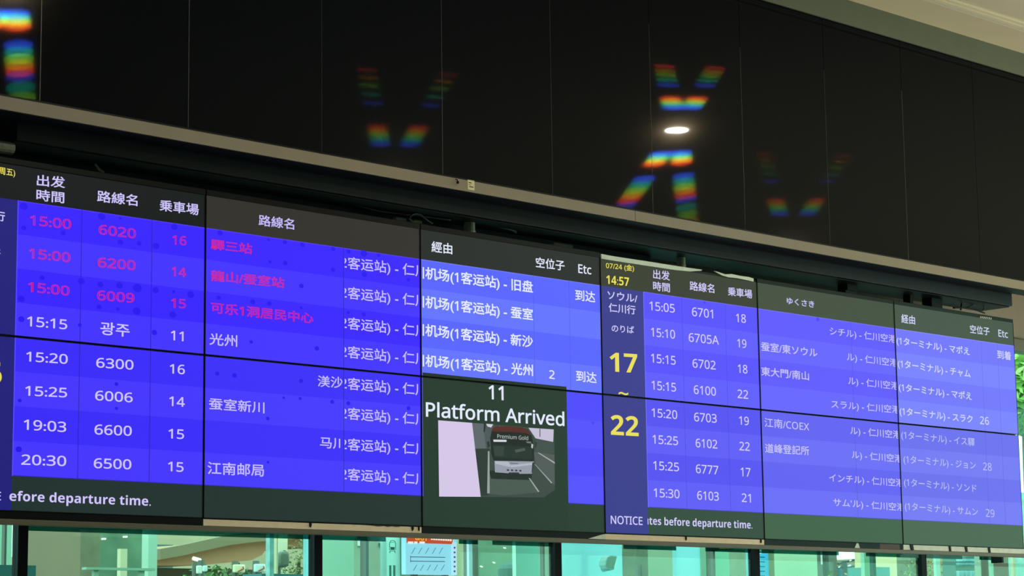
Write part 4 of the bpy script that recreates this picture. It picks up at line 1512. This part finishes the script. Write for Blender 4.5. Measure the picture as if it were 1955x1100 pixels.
# opening to the sky: street lamp with four heads, roof edge
xl = at(1599, 1060, 20).x
t = thing('street_lamp', 'street lamp with oval white heads against the cyan sky', 'street lamp', (at(1612, 1080, 20).x, 20, 0))
px_ = at(1612, 1080, 20)
q = MB()
q.tube([(px_.x, 20, 0), (px_.x, 20, at(1612, 1072, 20).z)], 0.06, cm('lamp_pole', (60, 84, 88), 0.6), 8)
q.build('pole', t)
q = MB()
for (x0, y0, x1, y1) in ((1600, 1077, 1630, 1069), (1600, 1084, 1630, 1081), (1612, 1092, 1630, 1089)):
    q.tube([at(x0, y0, 20), at(x1, y1, 20)], 0.022, cm('lamp_pole', (60, 84, 88), 0.6), 6)
q.build('arm', t)
for (px, py, rw) in ((1602.5, 1083.5, 4), (1622, 1081, 6.5), (1623, 1089.5, 6.5), (1624, 1071, 4.5)):
    p = at(px, py, 19.9)
    r_ = rw * 0.0072
    q = MB()
    q.tube([(p.x - r_, 19.9, p.z - 0.01), (p.x - r_ * 0.6, 19.9, p.z), (p.x + r_ * 0.6, 19.9, p.z + 0.01), (p.x + r_, 19.9, p.z + 0.01)], [r_ * 0.2, r_ * 0.42, r_ * 0.42, r_ * 0.2], cm('lamp_head', (255, 255, 255), 0.3, 0.0), 12)
    q.build('lamp_head', t, smooth=True)
q = MB()
roof = [(1630, 1069), (1652, 1066), (1652, 1100), (1630, 1100)]
q.prism([(at(x, y, 24).x, at(x, y, 24).z) for x, y in roof], 24, 34, cm('far_roof', (150, 130, 96), 0.8))
q.prism([(at(x, y, 23.9).x, at(x, y, 23.9).z) for x, y in ((1596, 1084), (1652, 1084), (1652, 1110), (1596, 1110))], 23.9, 30, cm('far_teal2', (60, 110, 118), 0.8))
tag(q.build('terminal_building'), 'far building with a sloping roof edge behind the street lamp', 'building')
tall('glass_panel', 'mint strip right of the street lamp', 'panel', 1650, 1667.5, 0.9, cm('mint_bright2', (180, 226, 196), 0.5, 0.02), depth=0.03)
tall('post', 'thin dark teal post in the fifth pane', 'post', 1667, 1672, 0.8, cm('dark_post', (40, 84, 74), 0.5), depth=0.03)
tall('building', 'cream building in the right half of the fifth pane', 'building', 1668, 1740, 16, cm('cream_far', (222, 206, 156), 0.8, 0.06, 0.6), depth=0.4, top=8)
tall('van', 'low teal block in front of the cream building', 'block', 1672, 1698, 12, cm('teal_van', (80, 150, 138), 0.6), ytop=1083, depth=0.5)
tall('wall_panel', 'olive strips left of the fifth mullion', 'panel', 1738, 1766, 2.8, cm('olive4', (130, 136, 104), 0.7, 0.2, 6), depth=0.2)

# pane 6 and the far end
tall('building', 'brown building behind the yellow green trees', 'building', 1750, 1842, 18, cm('brown_far', (140, 122, 84), 0.8, 0.2, 0.8), depth=0.4, top=8)
tall('pole', 'pale mint round pole among the yellow green trees', 'pole', 1787, 1795, 1.6, cm('mint_pole', (186, 226, 204), 0.4, 0.02), depth=0.03)
t = thing('office_window', 'white framed window with two rows of bright panes at the far end', 'window', (at(1851, 1080, 5).x, 5, 0))
a, b = at(1832, 1060, 5), at(1868, 1060, 5)
q = MB()
q.box((a.x, 5.05, 0), (b.x, 5.2, 4), cm('teal_wall', (90, 130, 118), 0.6))
q.build('wall', t)
q = MB()
for r in range(2):
    for k in range(4):
        c_, d_ = at(1833 + k * 8.2, 1067 + r * 7.2, 5), at(1839.6 + k * 8.2, 1072 + r * 7.2, 5)
        q.box((c_.x, 5.02, d_.z), (d_.x, 5.05, c_.z), CYAN)
for k in range(4):
    c_, d_ = at(1833.5 + k * 8.2, 1090, 5), at(1840.5 + k * 8.2, 1120, 5)
    q.box((c_.x, 5.02, d_.z), (d_.x, 5.05, c_.z), CYAN)
q.build('pane', t)
tall('wall_panel', 'sage panel right of the bright window panes', 'panel', 1866, 1888, 3.0, SAGE, depth=0.1)
tall('post', 'thin pale post near the far corner', 'post', 1892, 1896, 1.6, MINT, depth=0.03)
tall('wall_panel', 'dark strip beside the thin pale post', 'panel', 1886, 1903, 2.6, cm('dark5', (110, 110, 90), 0.6), depth=0.1)
tall('wall_panel', 'brown wall at the far corner', 'panel', 1902, 1925, 2.2, BROWN, depth=0.1)
tall('glass_panel', 'teal panel with a ragged edge at the far corner', 'panel', 1920, 1975, 2.6, cm('teal_pale', (140, 196, 176), 0.5, 0.2, 8), depth=0.1)
tall('pole', 'cream pole in front of the ragged teal panel', 'pole', 1934, 1939, 1.6, CREAM, depth=0.03)
p = at(1904, 1069, 0.40)
q = MB()
q.box((p.x - 0.012, 0.36, p.z - 0.02), (p.x + 0.012, 0.44, p.z + 0.03), M_black)
tag(q.build('door_closer', bevel=0.003), 'small black block hanging from the rail at the far corner', 'block')

# ---------------------------------------------------------------- daylight wall at the far end of the hall (outside the view)
q = MB()
for k in range(9):
    yy = -23.5 + k * 2.9
    q.box((25.9, yy - 0.04, 0), (26.0, yy + 0.04, CEIL), M_mull)
struct(q.build('trim_end_mullions'))
struct(box_obj('window_end', (25.94, -24, 0), (25.96, 0.45, CEIL), glass_mat('window_end_green', (0.72, 0.98, 0.86))))

bpy.data.objects.remove(_font_ob)
bpy.data.scenes.remove(_scratch)
for o in bpy.data.objects:
    if '_o' in o:
        del o['_o']
